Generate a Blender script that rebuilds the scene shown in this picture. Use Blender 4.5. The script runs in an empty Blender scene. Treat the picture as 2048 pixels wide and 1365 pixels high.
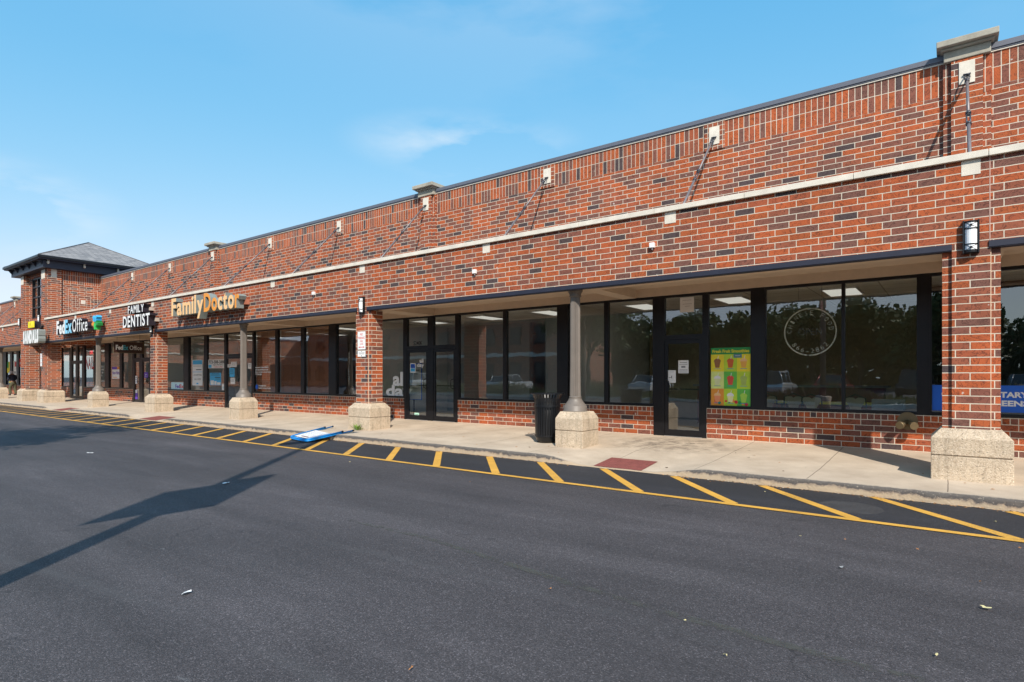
import bpy, bmesh, math, random
from mathutils import Vector, Matrix, Quaternion
R = math.radians
rnd = random.Random(7)
scene = bpy.context.scene
col = scene.collection

# ------------------------------------------------------------------ camera
W_PX, H_PX, F_PX = 2048.0, 1365.0, 1176.0
CAM_D, CAM_H = 9.8, 1.381
YAW = math.atan(876 / 1176.0)
cam = bpy.data.cameras.new('camera'); camo = bpy.data.objects.new('camera', cam); col.objects.link(camo)
cam.sensor_width = 36; cam.lens = 36 * F_PX / W_PX
cam.shift_y = (752 - H_PX / 2) / W_PX
cam.clip_end = 3000
camo.location = (0, -CAM_D, CAM_H); camo.rotation_euler = (R(90), 0, YAW)
scene.camera = camo

# ------------------------------------------------------------------ light
SUN_AZ = Vector((0.655, -0.756, 0)).normalized(); SUN_EL = R(41)
sd = Vector((SUN_AZ.x * math.cos(SUN_EL), SUN_AZ.y * math.cos(SUN_EL), math.sin(SUN_EL)))
sun = bpy.data.lights.new('sun', 'SUN'); sun.energy = 4.0; sun.angle = R(0.6); sun.color = (1, .93, .82)
suno = bpy.data.objects.new('sun', sun); col.objects.link(suno)
suno.rotation_euler = (-sd).to_track_quat('-Z', 'Y').to_euler()
world = bpy.data.worlds.new('World'); scene.world = world; world.use_nodes = True
wn, wl = world.node_tree.nodes, world.node_tree.links
wn.clear()
sky = wn.new('ShaderNodeTexSky'); sky.sky_type = 'NISHITA'; sky.sun_disc = False
sky.sun_elevation = SUN_EL; sky.sun_rotation = math.atan2(SUN_AZ.x, SUN_AZ.y)
sky.air_density = 1.0; sky.dust_density = 0.6; sky.ozone_density = 2.2
bg = wn.new('ShaderNodeBackground'); bg.inputs[1].default_value = 0.15
wo = wn.new('ShaderNodeOutputWorld')
# thin fair-weather clouds, laid out by direction in the sky
geo = wn.new('ShaderNodeTexCoord')
cmap = wn.new('ShaderNodeMapping'); cmap.inputs['Scale'].default_value = (1, 1, 3.2)
wl.new(geo.outputs['Generated'], cmap.inputs[0])
cn = wn.new('ShaderNodeTexNoise'); cn.inputs['Scale'].default_value = 3.1; cn.inputs['Detail'].default_value = 6
cn.inputs['Roughness'].default_value = .52; wl.new(cmap.outputs[0], cn.inputs['Vector'])
def wmath(op, a, b=None, c=None):
    n = wn.new('ShaderNodeMath'); n.operation = op
    for i, v in enumerate((a, b, c)):
        if v is None: continue
        if isinstance(v, (int, float)): n.inputs[i].default_value = v
        else: wl.new(v, n.inputs[i])
    return n.outputs[0]
# grade of the sky colour: paler towards the horizon, cyan-blue overhead
ssep = wn.new('ShaderNodeSeparateColor'); wl.new(sky.outputs[0], ssep.inputs[0])
g_ = wmath('MULTIPLY', wmath('POWER', ssep.outputs[1], .49), 1.86)
b_ = wmath('MULTIPLY', wmath('POWER', ssep.outputs[2], .25), 3.15)
r_ = wmath('MINIMUM', wmath('MULTIPLY', wmath('POWER', ssep.outputs[0], 1.2), .74), wmath('MULTIPLY', g_, .85))
gam = wn.new('ShaderNodeCombineColor'); wl.new(r_, gam.inputs[0]); wl.new(g_, gam.inputs[1]); wl.new(b_, gam.inputs[2])
def cloud_at(px, py, rad, sx, sz, s):
    u = (px - 1024) / F_PX; v = (752 - py) / F_PX
    d = Vector((-math.sin(YAW) + u * math.cos(YAW), math.cos(YAW) + u * math.sin(YAW), v)).normalized()
    sub = wn.new('ShaderNodeVectorMath'); sub.operation = 'SUBTRACT'; wl.new(geo.outputs['Generated'], sub.inputs[0])
    sub.inputs[1].default_value = d
    sc = wn.new('ShaderNodeVectorMath'); sc.operation = 'MULTIPLY'; wl.new(sub.outputs[0], sc.inputs[0])
    sc.inputs[1].default_value = (1 / sx, 1 / sx, 1 / sz)
    ln = wn.new('ShaderNodeVectorMath'); ln.operation = 'LENGTH'; wl.new(sc.outputs[0], ln.inputs[0])
    m = wn.new('ShaderNodeMapRange'); m.inputs[1].default_value = rad; m.inputs[2].default_value = 0
    m.interpolation_type = 'SMOOTHSTEP'
    wl.new(ln.outputs['Value'], m.inputs[0])
    return wmath('MULTIPLY', m.outputs[0], s)
env = wmath('ADD', wmath('ADD', cloud_at(925, 290, 1, .21, .055, 1), cloud_at(985, 345, 1, .15, .07, .9)),
            wmath('ADD', cloud_at(25, 410, 1, .14, .07, 1.3), cloud_at(1250, -500, 1, 1.2, .4, .5)))
nr = wn.new('ShaderNodeMapRange'); nr.inputs[1].default_value = .41; nr.inputs[2].default_value = .56
wl.new(cn.outputs[0], nr.inputs[0])
cf = wmath('MULTIPLY', wmath('MULTIPLY', nr.outputs[0], env), .72)
cm = wn.new('ShaderNodeMixRGB'); wl.new(cf, cm.inputs[0]); wl.new(gam.outputs[0], cm.inputs[1])
cm.inputs[2].default_value = (4.3, 4.7, 5.0, 1)
wl.new(cm.outputs[0], bg.inputs[0]); wl.new(bg.outputs[0], wo.inputs[0])
scene.view_settings.view_transform = 'Standard'; scene.view_settings.look = 'None'
scene.view_settings.exposure = 0.45; scene.view_settings.gamma = 1
scene.cycles.max_bounces = 8; scene.cycles.transparent_max_bounces = 16
scene.cycles.caustics_reflective = False; scene.cycles.caustics_refractive = False
scene.cycles.sample_clamp_indirect = 6

# ------------------------------------------------------------------ materials
class N:
    def __init__(s, name):
        s.m = bpy.data.materials.new(name); s.m.use_nodes = True
        s.t = s.m.node_tree; s.n = s.t.nodes; s.l = s.t.links
        s.b = s.n['Principled BSDF']
    def add(s, typ, **kw):
        n = s.n.new(typ)
        for k, v in kw.items():
            if k in n.bl_rna.properties: setattr(n, k, v)
            else: n.inputs[k.replace('_', ' ')].default_value = v
        return n
    def link(s, a, b): s.l.new(a, b)
    def math(s, op, a, b=None, clamp=False):
        n = s.n.new('ShaderNodeMath'); n.operation = op; n.use_clamp = clamp
        for i, v in enumerate((a, b)):
            if v is None: continue
            if isinstance(v, (int, float)): n.inputs[i].default_value = v
            else: s.l.new(v, n.inputs[i])
        return n.outputs[0]
    def mix(s, f, a, b, mode='MIX'):
        n = s.n.new('ShaderNodeMixRGB'); n.blend_type = mode
        for i, v in enumerate((f, a, b)):
            if isinstance(v, (int, float)): n.inputs[i].default_value = v
            elif isinstance(v, tuple): n.inputs[i].default_value = v if len(v) == 4 else v + (1,)
            else: s.l.new(v, n.inputs[i])
        return n.outputs[0]
    def ramp(s, v, pts, mode='LINEAR'):
        n = s.n.new('ShaderNodeValToRGB'); n.color_ramp.interpolation = mode
        e = n.color_ramp.elements
        while len(e) < len(pts): e.new(.5)
        for i, (p, c) in enumerate(pts):
            e[i].position = p
            if isinstance(c, (int, float)): c = (c, c, c)
            e[i].color = tuple(c) + (1,)
        s.l.new(v, n.inputs[0]); return n.outputs[0]
    def noise(s, vec, scale, detail=4, rough=.55, dist=0):
        n = s.n.new('ShaderNodeTexNoise'); n.inputs['Scale'].default_value = scale
        n.inputs['Detail'].default_value = detail; n.inputs['Roughness'].default_value = rough
        n.inputs['Distortion'].default_value = dist
        s.l.new(vec, n.inputs['Vector']); return n.outputs[0]
    def pos(s): return s.add('ShaderNodeNewGeometry').outputs['Position']
    def bump(s, h, strength, dist=.01, prev=None):
        n = s.n.new('ShaderNodeBump'); n.inputs['Strength'].default_value = strength
        n.inputs['Distance'].default_value = dist; s.l.new(h, n.inputs['Height'])
        if prev is not None: s.l.new(prev, n.inputs['Normal'])
        return n.outputs[0]

def plain(name, c, rough=.6, metal=0, var=.12, scale=6, bump=0, bscale=60, spec=.5, emit=None):
    k = N(name); p = k.pos()
    nz = k.noise(p, scale, 5, .6)
    v = k.ramp(nz, [(.25, 1 - var), (.75, 1 + var)])
    k.link(k.mix(1, tuple(c), v, 'MULTIPLY'), k.b.inputs['Base Color'])
    k.b.inputs['Roughness'].default_value = rough; k.b.inputs['Metallic'].default_value = metal
    k.b.inputs['Specular IOR Level'].default_value = spec
    if bump: k.link(k.bump(k.noise(p, bscale, 4, .6), bump, .006), k.b.inputs['Normal'])
    if emit: k.b.inputs['Emission Color'].default_value = tuple(emit[:3]) + (1,); k.b.inputs['Emission Strength'].default_value = emit[3]
    return k.m

def brick(name, bw, rh, off, zshift=0.0, ushift=0.0, dirt=.0):
    k = N(name); p = k.pos()
    geo = k.add('ShaderNodeNewGeometry')
    sp = k.add('ShaderNodeSeparateXYZ'); k.link(p, sp.inputs[0])
    sn = k.add('ShaderNodeSeparateXYZ'); k.link(geo.outputs['True Normal'], sn.inputs[0])
    side = k.math('GREATER_THAN', k.math('ABSOLUTE', sn.outputs[0]), .5)
    u = k.math('ADD', k.math('MULTIPLY', sp.outputs[0], k.math('SUBTRACT', 1, side)), k.math('MULTIPLY', sp.outputs[1], side))
    u = k.math('ADD', u, 200 + ushift); z = k.math('ADD', sp.outputs[2], zshift + 20 * rh)
    cv = k.add('ShaderNodeCombineXYZ'); k.link(u, cv.inputs[0]); k.link(z, cv.inputs[1])
    wob = k.add('ShaderNodeVectorMath', operation='MULTIPLY_ADD')
    nzc = k.n.new('ShaderNodeTexNoise'); nzc.inputs['Scale'].default_value = 14; k.link(cv.outputs[0], nzc.inputs['Vector'])
    k.link(nzc.outputs['Color'], wob.inputs[0]); wob.inputs[1].default_value = (.005, .005, 0); k.link(cv.outputs[0], wob.inputs[2])
    bt = k.n.new('ShaderNodeTexBrick'); bt.offset = off; bt.offset_frequency = 2; bt.squash = 1
    bt.inputs['Color1'].default_value = (0, 0, 0, 1); bt.inputs['Color2'].default_value = (1, 1, 1, 1)
    bt.inputs['Mortar'].default_value = (.5, .5, .5, 1)
    bt.inputs['Scale'].default_value = 1; bt.inputs['Mortar Size'].default_value = .0064
    bt.inputs['Mortar Smooth'].default_value = .15
    bt.inputs['Brick Width'].default_value = bw; bt.inputs['Row Height'].default_value = rh
    k.link(wob.outputs[0], bt.inputs['Vector'])
    c = k.ramp(bt.outputs['Color'], [(0, (.48, .115, .042)), (.20, (.40, .105, .050)), (.38, (.33, .105, .060)),
        (.54, (.25, .095, .068)), (.68, (.43, .110, .040)), (.82, (.20, .092, .072)), (.945, (.092, .066, .068))], 'CONSTANT')
    fine = k.ramp(k.noise(cv.outputs[0], 90, 3, .7), [(.3, .78), (.7, 1.2)])
    c = k.mix(1, c, fine, 'MULTIPLY')
    mid = k.ramp(k.noise(cv.outputs[0], 3.5, 5, .6), [(.3, .86), (.7, 1.1)])
    c = k.mix(1, c, mid, 'MULTIPLY')
    scr = k.noise(cv.outputs[0], 5.5, 3, .6, 2.2)
    line = k.ramp(scr, [(.47, 0), (.495, 1), (.505, 1), (.53, 0)])
    c = k.mix(k.math('MULTIPLY', line, .62), c, (.045, .02, .018))
    mort = k.mix(k.noise(cv.outputs[0], 30, 3), (.62, .53, .42), (.80, .72, .60))
    c = k.mix(bt.outputs['Fac'], c, mort)
    eff = k.ramp(k.noise(p, 11, 3, .5), [(.735, 0), (.76, 1)])
    c = k.mix(k.math('MULTIPLY', eff, .6), c, (.72, .68, .62))
    big = k.ramp(k.noise(p, .7, 5, .65), [(.3, .80), (.65, .97)])
    c = k.mix(1, c, big, 'MULTIPLY')
    k.link(c, k.b.inputs['Base Color']); k.b.inputs['Roughness'].default_value = .86
    k.b.inputs['Specular IOR Level'].default_value = .25
    h = k.math('SUBTRACT', k.math('MULTIPLY', k.noise(cv.outputs[0], 70, 4, .7), .35), bt.outputs['Fac'])
    k.link(k.bump(h, .75, .006), k.b.inputs['Normal'])
    return k.m
M = {}
M['brick'] = brick('running_brick', .3048, .1016, .34)
M['pierbrick'] = brick('pier_brick', .4064, .1016, .38, ushift=.14)
M['soldier'] = brick('soldier_brick', .1016, .29, 0, zshift=-6.63 + .29 * 23)
M['rowlock'] = brick('rowlock_brick', .1016, .1016, 0, zshift=.0)
M['stone'] = plain('limestone', (.68, .63, .55), .85, var=.16, scale=5, bump=.3)
M['caulk'] = plain('sand_caulk', (.62, .50, .38), .8)
M['oldstone'] = plain('weathered_cap_stone', (.36, .335, .28), .9, var=.3, scale=4, bump=.4)
M['flash'] = plain('blue_grey_metal_flashing', (.125, .135, .17), .5, .1, var=.06)
M['lintel'] = plain('dark_blue_steel', (.028, .030, .050), .5, .2, var=.12)
M['black'] = plain('black_anodised_frame', (.011, .0105, .013), .38, .3, var=.2)
M['bronze'] = plain('bronze_frame', (.06, .045, .035), .4, .5, var=.15)
M['stucco'] = plain('taupe_stucco', (.62, .50, .39), .9, var=.07, bump=.25, bscale=150)
M['column'] = plain('grey_brown_painted_column', (.165, .142, .125), .5, var=.1)
M['rod'] = plain('galvanised_rod', (.21, .185, .19), .5, .4, var=.2)
M['rodjoint'] = plain('dark_rod_joint', (.075, .08, .095), .45, .6, var=.2)
M['white'] = plain('white_paint', (.8, .8, .8), .5, var=.04)
M['lampglass'] = plain('frosted_lamp_diffuser', (.85, .87, .9), .3, var=.02)
M['red'] = plain('red_print', (.62, .03, .035), .5, var=.05)
M['ink'] = plain('dark_print', (.02, .02, .025), .6, var=.05)
M['darkred'] = plain('dark_red_paint', (.16, .035, .03), .55, var=.1)
M['blue'] = plain('royal_blue_vinyl', (.006, .11, .58), .5, var=.03)
M['skyblue'] = plain('light_blue_print', (.05, .42, .78), .5, var=.05)
M['paleblue'] = plain('pale_blue_face', (.25, .62, .85), .45, var=.04)
M['green'] = plain('green_print', (.03, .55, .10), .5, var=.06)
M['dkgreen'] = plain('deep_green_print', (.02, .28, .07), .5, var=.06)
M['yellowp'] = plain('yellow_print', (.85, .72, .03), .5, var=.05)
M['orange'] = plain('orange_face', (.78, .30, .035), .45, var=.04)
M['cream'] = plain('cream_orange_face', (.86, .52, .24), .45, var=.05)
M['purple'] = plain('purple_print', (.12, .04, .42), .5, var=.05)
M['lettergrey'] = plain('pale_grey_return', (.24, .275, .265), .4, .1, var=.06)
M['letterblack'] = plain('black_return', (.022, .020, .030), .4, .1, var=.06)
M['bluetube'] = plain('blue_powder_coat', (.01, .31, .85), .35, var=.04)
M['rubber'] = plain('black_rubber', (.015, .015, .015), .7, var=.1)
M['trash'] = plain('black_powder_coat', (.013, .014, .017), .3, .2, var=.2)
M['blind'] = plain('brown_wood_blind', (.50, .185, .085), .6, var=.12)
M['interior'] = plain('pale_interior_wall', (.72, .71, .68), .9, var=.04)
M['greywall'] = plain('grey_interior_wall', (.42, .43, .43), .9, var=.04)
M['tilefloor'] = plain('interior_floor', (.42, .39, .35), .5, var=.1)
M['brass'] = plain('aged_brass', (.20, .15, .085), .5, .6, var=.15)
M['leafy'] = plain('weed_green', (.14, .24, .03), .7, var=.3, scale=20)
M['navy'] = plain('navy_jacket_cloth', (.012, .016, .035), .9, var=.2)
M['olive'] = plain('olive_trouser_cloth', (.085, .085, .05), .9, var=.2)
M['hood'] = plain('grey_hood_cloth', (.58, .57, .62), .9, var=.1)
M['skin'] = plain('skin', (.20, .10, .06), .6, var=.05)
M['tan'] = plain('tan_upholstery', (.42, .34, .22), .8, var=.1)
M['silver'] = plain('silver_metal', (.5, .5, .52), .3, .8, var=.05)
M['boltred'] = plain('neon_red_tube', (.7, .02, .03), .4, emit=(1, .03, .05, 1.6))
M['neon'] = plain('pale_neon_tube', (.9, .88, .80), .3, var=.02)
M['grey'] = plain('mid_grey_plastic', (.22, .23, .24), .6)

def ceiling_mat():
    k = N('ceiling_tiles'); p = k.pos(); sp = k.add('ShaderNodeSeparateXYZ'); k.link(p, sp.inputs[0])
    def g(o, w): return k.math('LESS_THAN', k.math('MODULO', k.math('ADD', o, 300), w), .025)
    f = k.math('MAXIMUM', g(sp.outputs[0], 1.22), g(sp.outputs[1], .61))
    k.link(k.mix(f, (.85, .84, .80), (.42, .42, .40)), k.b.inputs['Base Color']); k.b.inputs['Roughness'].default_value = .9
    return k.m
M['ceiling'] = ceiling_mat()

def glass_mat(name, refl, tint):
    k = N(name); k.n.remove(k.b)
    out = k.n['Material Output']
    tr = k.add('ShaderNodeBsdfTransparent'); tr.inputs[0].default_value = tint + (1,)
    gl = k.add('ShaderNodeBsdfGlossy'); gl.inputs['Roughness'].default_value = 0.0; gl.inputs[0].default_value = (.93, .96, 1, 1)
    fr = k.add('ShaderNodeFresnel'); fr.inputs[0].default_value = 1.5
    nz = k.noise(k.pos(), 1.1, 2)
    k.link(k.bump(nz, .12, .02), gl.inputs['Normal'])
    f = k.math('ADD', k.math('MULTIPLY', fr.outputs[0], 1.25), refl, True)
    geo = k.add('ShaderNodeNewGeometry'); front = k.math('SUBTRACT', 1, geo.outputs['Backfacing'])
    f = k.math('MULTIPLY', f, front); k.link(k.mix(front, (1, 1, 1), tint), tr.inputs[0])
    mx = k.add('ShaderNodeMixShader'); k.link(f, mx.inputs[0]); k.link(tr.outputs[0], mx.inputs[1]); k.link(gl.outputs[0], mx.inputs[2])
    k.link(mx.outputs[0], out.inputs[0]); return k.m
M['glass'] = glass_mat('shop_glass', .15, (.88, .92, .90))
M['carglass'] = plain('car_glass', (.02, .025, .03), .08, var=0)

def aggregate():
    k = N('exposed_aggregate_concrete'); p = k.pos()
    v = k.n.new('ShaderNodeTexVoronoi'); v.inputs['Scale'].default_value = 75; k.link(p, v.inputs['Vector'])
    sp = k.add('ShaderNodeSeparateColor'); k.link(v.outputs['Color'], sp.inputs[0])
    peb = k.ramp(sp.outputs[0], [(0, (.20, .15, .10)), (.10, (.44, .36, .27)), (.45, (.56, .47, .36)), (.8, (.70, .61, .49)), (.95, (.34, .27, .22))], 'CONSTANT')
    c = k.mix(.55, peb, (.58, .455, .33))
    c = k.mix(1, c, k.ramp(k.noise(p, 2.3, 6, .65), [(.3, .80), (.7, 1.12)]), 'MULTIPLY')
    sc_ = k.add('ShaderNodeMapping'); sc_.inputs['Scale'].default_value = (9, 9, .7); k.link(p, sc_.inputs[0])
    c = k.mix(1, c, k.ramp(k.noise(sc_.outputs[0], 1.6, 5, .7), [(.30, .70), (.5, 1.0), (.72, 1.06)]), 'MULTIPLY')
    pit = k.ramp(k.noise(p, 26, 3, .6), [(.30, 1), (.35, 0)])
    c = k.mix(k.math('MULTIPLY', pit, .7), c, (.13, .10, .08))
    k.link(c, k.b.inputs['Base Color']); k.b.inputs['Roughness'].default_value = .92
    h = k.math('ADD', k.math('MULTIPLY', v.outputs['Distance'], -1.2), k.math('MULTIPLY', pit, -1.0))
    k.link(k.bump(h, .6, .008), k.b.inputs['Normal']); return k.m
M['aggregate'] = aggregate()

def asphalt(name, base, fresh=False):
    k = N(name); p = k.pos()
    sc = k.add('ShaderNodeMapping'); sc.inputs['Scale'].default_value = (.16, 1, 1); k.link(p, sc.inputs[0])
    v = k.n.new('ShaderNodeTexVoronoi'); v.inputs['Scale'].default_value = 140; k.link(p, v.inputs['Vector'])
    spc = k.add('ShaderNodeSeparateColor'); k.link(v.outputs['Color'], spc.inputs[0])
    c = k.mix(k.ramp(k.noise(p, .35, 5, .6), [(.3, 0), (.7, 1)]), tuple(x * .86 for x in base), tuple(x * 1.16 for x in base))
    streak = k.ramp(k.noise(sc.outputs[0], 1.5, 6, .62), [(.38, .84), (.58, 1.12), (.66, 1.34)])
    c = k.mix(1, c, streak, 'MULTIPLY')
    st = k.ramp(spc.outputs[0], [(0, .60), (.45, 1.0), (.80, 1.38), (.955, 2.3)], 'CONSTANT')
    c = k.mix(.85, c, k.mix(1, c, st, 'MULTIPLY'))
    # worn paint and dust scuffs running along the driving direction
    sc2 = k.add('ShaderNodeMapping'); sc2.inputs['Scale'].default_value = (.5, 2.4, 1); sc2.inputs['Rotation'].default_value = (0, 0, R(2)); k.link(p, sc2.inputs[0])
    sf = k.math('MULTIPLY', k.ramp(k.noise(sc2.outputs[0], 5, 7, .7), [(.66, 0), (.76, 1)]), k.ramp(k.noise(sc.outputs[0], .8, 3), [(.52, 0), (.62, 1)]))
    if not fresh: c = k.mix(k.math('MULTIPLY', sf, .55), c, (.26, .26, .27))
    if not fresh:
        ve = k.n.new('ShaderNodeTexVoronoi'); ve.feature = 'DISTANCE_TO_EDGE'; ve.inputs['Scale'].default_value = .33
        wv = k.add('ShaderNodeVectorMath', operation='MULTIPLY_ADD'); nn = k.n.new('ShaderNodeTexNoise'); nn.inputs['Scale'].default_value = 1.3; nn.inputs['Detail'].default_value = 7; k.link(p, nn.inputs['Vector'])
        k.link(nn.outputs['Color'], wv.inputs[0]); wv.inputs[1].default_value = (1.6, 1.6, 0); k.link(p, wv.inputs[2]); k.link(wv.outputs[0], ve.inputs['Vector'])
        crk = k.math('MULTIPLY', k.math('LESS_THAN', ve.outputs['Distance'], .0022), k.ramp(k.noise(p, .9, 3), [(.5, 0), (.6, 1)]))
        c = k.mix(k.math('MULTIPLY', crk, .55), c, (.022, .020, .022))
        # faint tyre arcs
        dl = k.add('ShaderNodeVectorMath', operation='DISTANCE'); k.link(p, dl.inputs[0]); dl.inputs[1].default_value = (-2, -30, -.135)
        for rad_, wd in ((23.6, .09), (22.0, .09), (19.2, .12)):
            bd = k.math('SUBTRACT', 1, k.math('MULTIPLY', k.math('ABSOLUTE', k.math('SUBTRACT', dl.outputs['Value'], rad_)), 1 / wd), True)
            c = k.mix(k.math('MULTIPLY', bd, k.ramp(k.noise(p, .8, 4), [(.4, 0), (.7, .35)])), c, (.10, .097, .10))
    spots = k.ramp(k.noise(p, 1.7, 2, .5), [(.24, 1), (.27, 0)])
    c = k.mix(k.math('MULTIPLY', spots, .5), c, (.016, .016, .018))
    k.link(c, k.b.inputs['Base Color']); k.b.inputs['Roughness'].default_value = .74
    k.b.inputs['Specular IOR Level'].default_value = .42
    h = k.math('ADD', k.math('MULTIPLY', v.outputs['Distance'], -1), k.noise(p, 260, 2))
    k.link(k.bump(h, .62, .007), k.b.inputs['Normal']); return k.m
def sealant():
    k = N('old_sealant'); out = k.n['Material Output']; k.b.inputs['Base Color'].default_value = (.088, .086, .074, 1); k.b.inputs['Roughness'].default_value = .7
    tr = k.add('ShaderNodeBsdfTransparent'); mx = k.add('ShaderNodeMixShader')
    k.link(k.math('MULTIPLY', k.ramp(k.noise(k.pos(), 9, 6, .75), [(.42, 0), (.56, 1)]), .62), mx.inputs[0]); k.link(tr.outputs[0], mx.inputs[1]); k.link(k.b.outputs[0], mx.inputs[2]); k.link(mx.outputs[0], out.inputs[0]); return k.m
M['asphalt'] = asphalt('worn_asphalt', (.067, .0595, .0625))
M['fresh'] = asphalt('dark_sealed_asphalt', (.031, .031, .036), True)

def paving():
    k = N('sidewalk_concrete'); p = k.pos(); sp = k.add('ShaderNodeSeparateXYZ'); k.link(p, sp.inputs[0])
    x, y = sp.outputs[0], sp.outputs[1]
    c = k.mix(k.ramp(k.noise(p, 1.3, 7, .62), [(.28, 0), (.72, 1)]), (.41, .325, .245), (.60, .495, .385))
    c = k.mix(1, c, k.ramp(k.noise(p, 130, 3, .7), [(.3, .86), (.7, 1.12)]), 'MULTIPLY')
    wx = k.math('ADD', x, k.math('MULTIPLY', k.noise(p, 3, 3), .02))
    m1 = k.math('MODULO', k.math('ADD', wx, 300 + .245), 1.524)
    j = k.math('LESS_THAN', m1, .012)
    c = k.mix(k.math('MULTIPLY', j, .8), c, (.13, .10, .08))
    # spilled stain in front of the yellow-marked unit's door
    dx = k.math('MULTIPLY', k.math('ADD', x, 4.35), 1 / 1.45); dy = k.math('MULTIPLY', k.math('SUBTRACT', y, 1.25), 1 / 1.25)
    rr = k.math('ADD', k.math('MULTIPLY', dx, dx), k.math('MULTIPLY', dy, dy))
    a = k.math('SUBTRACT', 1, rr, True)
    stn = k.math('MULTIPLY', a, k.ramp(k.noise(p, 5, 6, .72), [(.42, 0), (.66, 1)]))
    c = k.mix(k.math('MULTIPLY', stn, .85), c, (.09, .075, .065))
    sp2 = k.ramp(k.noise(p, 9, 2, .5), [(.245, 1), (.265, 0)])
    c = k.mix(k.math('MULTIPLY', sp2, .7), c, (.10, .085, .07))
    edge = k.ramp(k.math('ADD', k.math('MULTIPLY', y, -1), k.math('MULTIPLY', k.noise(p, 2.2, 4), .3)), [(1.1 / 2, 0), (1.0, 0)])
    k.link(c, k.b.inputs['Base Color']); k.b.inputs['Roughness'].default_value = .9
    k.b.inputs['Specular IOR Level'].default_value = .3
    h = k.math('SUBTRACT', k.math('MULTIPLY', k.noise(p, 160, 4, .7), .3), j)
    k.link(k.bump(h, .4, .008), k.b.inputs['Normal']); return k.m
M['paving'] = paving()

CURB_Y_ = -1.2
def curbmat():
    k = N('dirty_curb_concrete'); p = k.pos(); sp = k.add('ShaderNodeSeparateXYZ'); k.link(p, sp.inputs[0])
    nz = k.noise(p, 7, 6, .7)
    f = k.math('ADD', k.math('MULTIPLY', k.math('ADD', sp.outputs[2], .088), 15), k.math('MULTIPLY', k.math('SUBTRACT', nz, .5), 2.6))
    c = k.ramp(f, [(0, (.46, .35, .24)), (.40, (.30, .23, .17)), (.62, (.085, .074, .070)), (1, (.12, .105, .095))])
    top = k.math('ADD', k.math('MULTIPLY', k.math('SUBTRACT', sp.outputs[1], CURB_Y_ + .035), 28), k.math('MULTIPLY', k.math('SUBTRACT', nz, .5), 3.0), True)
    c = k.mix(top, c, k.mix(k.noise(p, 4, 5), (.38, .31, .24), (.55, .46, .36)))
    sp2 = k.ramp(k.noise(p, 45, 3, .6), [(.62, 0), (.7, 1)])
    c = k.mix(k.math('MULTIPLY', sp2, .6), c, (.5, .42, .33))
    k.link(c, k.b.inputs['Base Color']); k.b.inputs['Roughness'].default_value = .95
    k.link(k.bump(k.noise(p, 35, 5, .75), .9, .02), k.b.inputs['Normal']); return k.m
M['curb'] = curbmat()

def paint(name, c):
    k = N(name); p = k.pos()
    w = k.math('MAXIMUM', k.ramp(k.noise(p, 22, 6, .75), [(.29, 1), (.38, 0)]), k.math('MULTIPLY', k.ramp(k.noise(p, 60, 4, .8), [(.40, 1), (.5, 0)]), k.ramp(k.noise(p, 1.6, 4), [(.45, 0), (.65, .75)])))
    cc = k.mix(1, c, k.ramp(k.noise(p, 3, 5), [(.3, .85), (.7, 1.08)]), 'MULTIPLY')
    cc = k.mix(k.math('MULTIPLY', w, .8), cc, (.09, .07, .05))
    k.link(cc, k.b.inputs['Base Color']); k.b.inputs['Roughness'].default_value = .7
    k.link(k.bump(k.noise(p, 200, 3), .4, .006), k.b.inputs['Normal']); return k.m
M['yellow'] = paint('yellow_road_paint', (.68, .36, .055))

def shingles():
    k = N('grey_shingles'); p = k.pos(); sp = k.add('ShaderNodeSeparateXYZ'); k.link(p, sp.inputs[0])
    cv = k.add('ShaderNodeCombineXYZ'); k.link(k.math('ADD', sp.outputs[1], sp.outputs[0]), cv.inputs[0]); k.link(k.math('MULTIPLY', sp.outputs[2], 2.0), cv.inputs[1])
    bt = k.n.new('ShaderNodeTexBrick'); bt.inputs['Color1'].default_value = (.17, .17, .18, 1); bt.inputs['Color2'].default_value = (.30, .29, .29, 1)
    bt.inputs['Mortar'].default_value = (.08, .08, .085, 1); bt.inputs['Scale'].default_value = 1
    bt.inputs['Brick Width'].default_value = .32; bt.inputs['Row Height'].default_value = .15; bt.inputs['Mortar Size'].default_value = .012
    k.link(cv.outputs[0], bt.inputs['Vector']); k.link(bt.outputs['Color'], k.b.inputs['Base Color'])
    k.b.inputs['Roughness'].default_value = .9; return k.m
M['shingle'] = shingles()

def leafmat(name, a, b):
    k = N(name); oi = k.add('ShaderNodeObjectInfo'); p = k.pos()
    k.link(k.mix(k.ramp(k.noise(p, 1.6, 3), [(.35, 0), (.65, 1)]), a, b), k.b.inputs['Base Color'])
    k.b.inputs['Roughness'].default_value = .65; k.b.inputs['Specular IOR Level'].default_value = .3; return k.m
M['foliage'] = leafmat('tree_leaves', (.045, .075, .02), (.11, .13, .035))
M['bark'] = plain('bark', (.10, .075, .055), .9, bump=.6, bscale=25)
M['straw'] = leafmat('dry_grass', (.26, .21, .11), (.14, .17, .06))
M['redpad'] = plain('brick_red_tactile_paving', (.215, .060, .050), .85, var=.2, scale=9, bump=.6, bscale=45)

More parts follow.
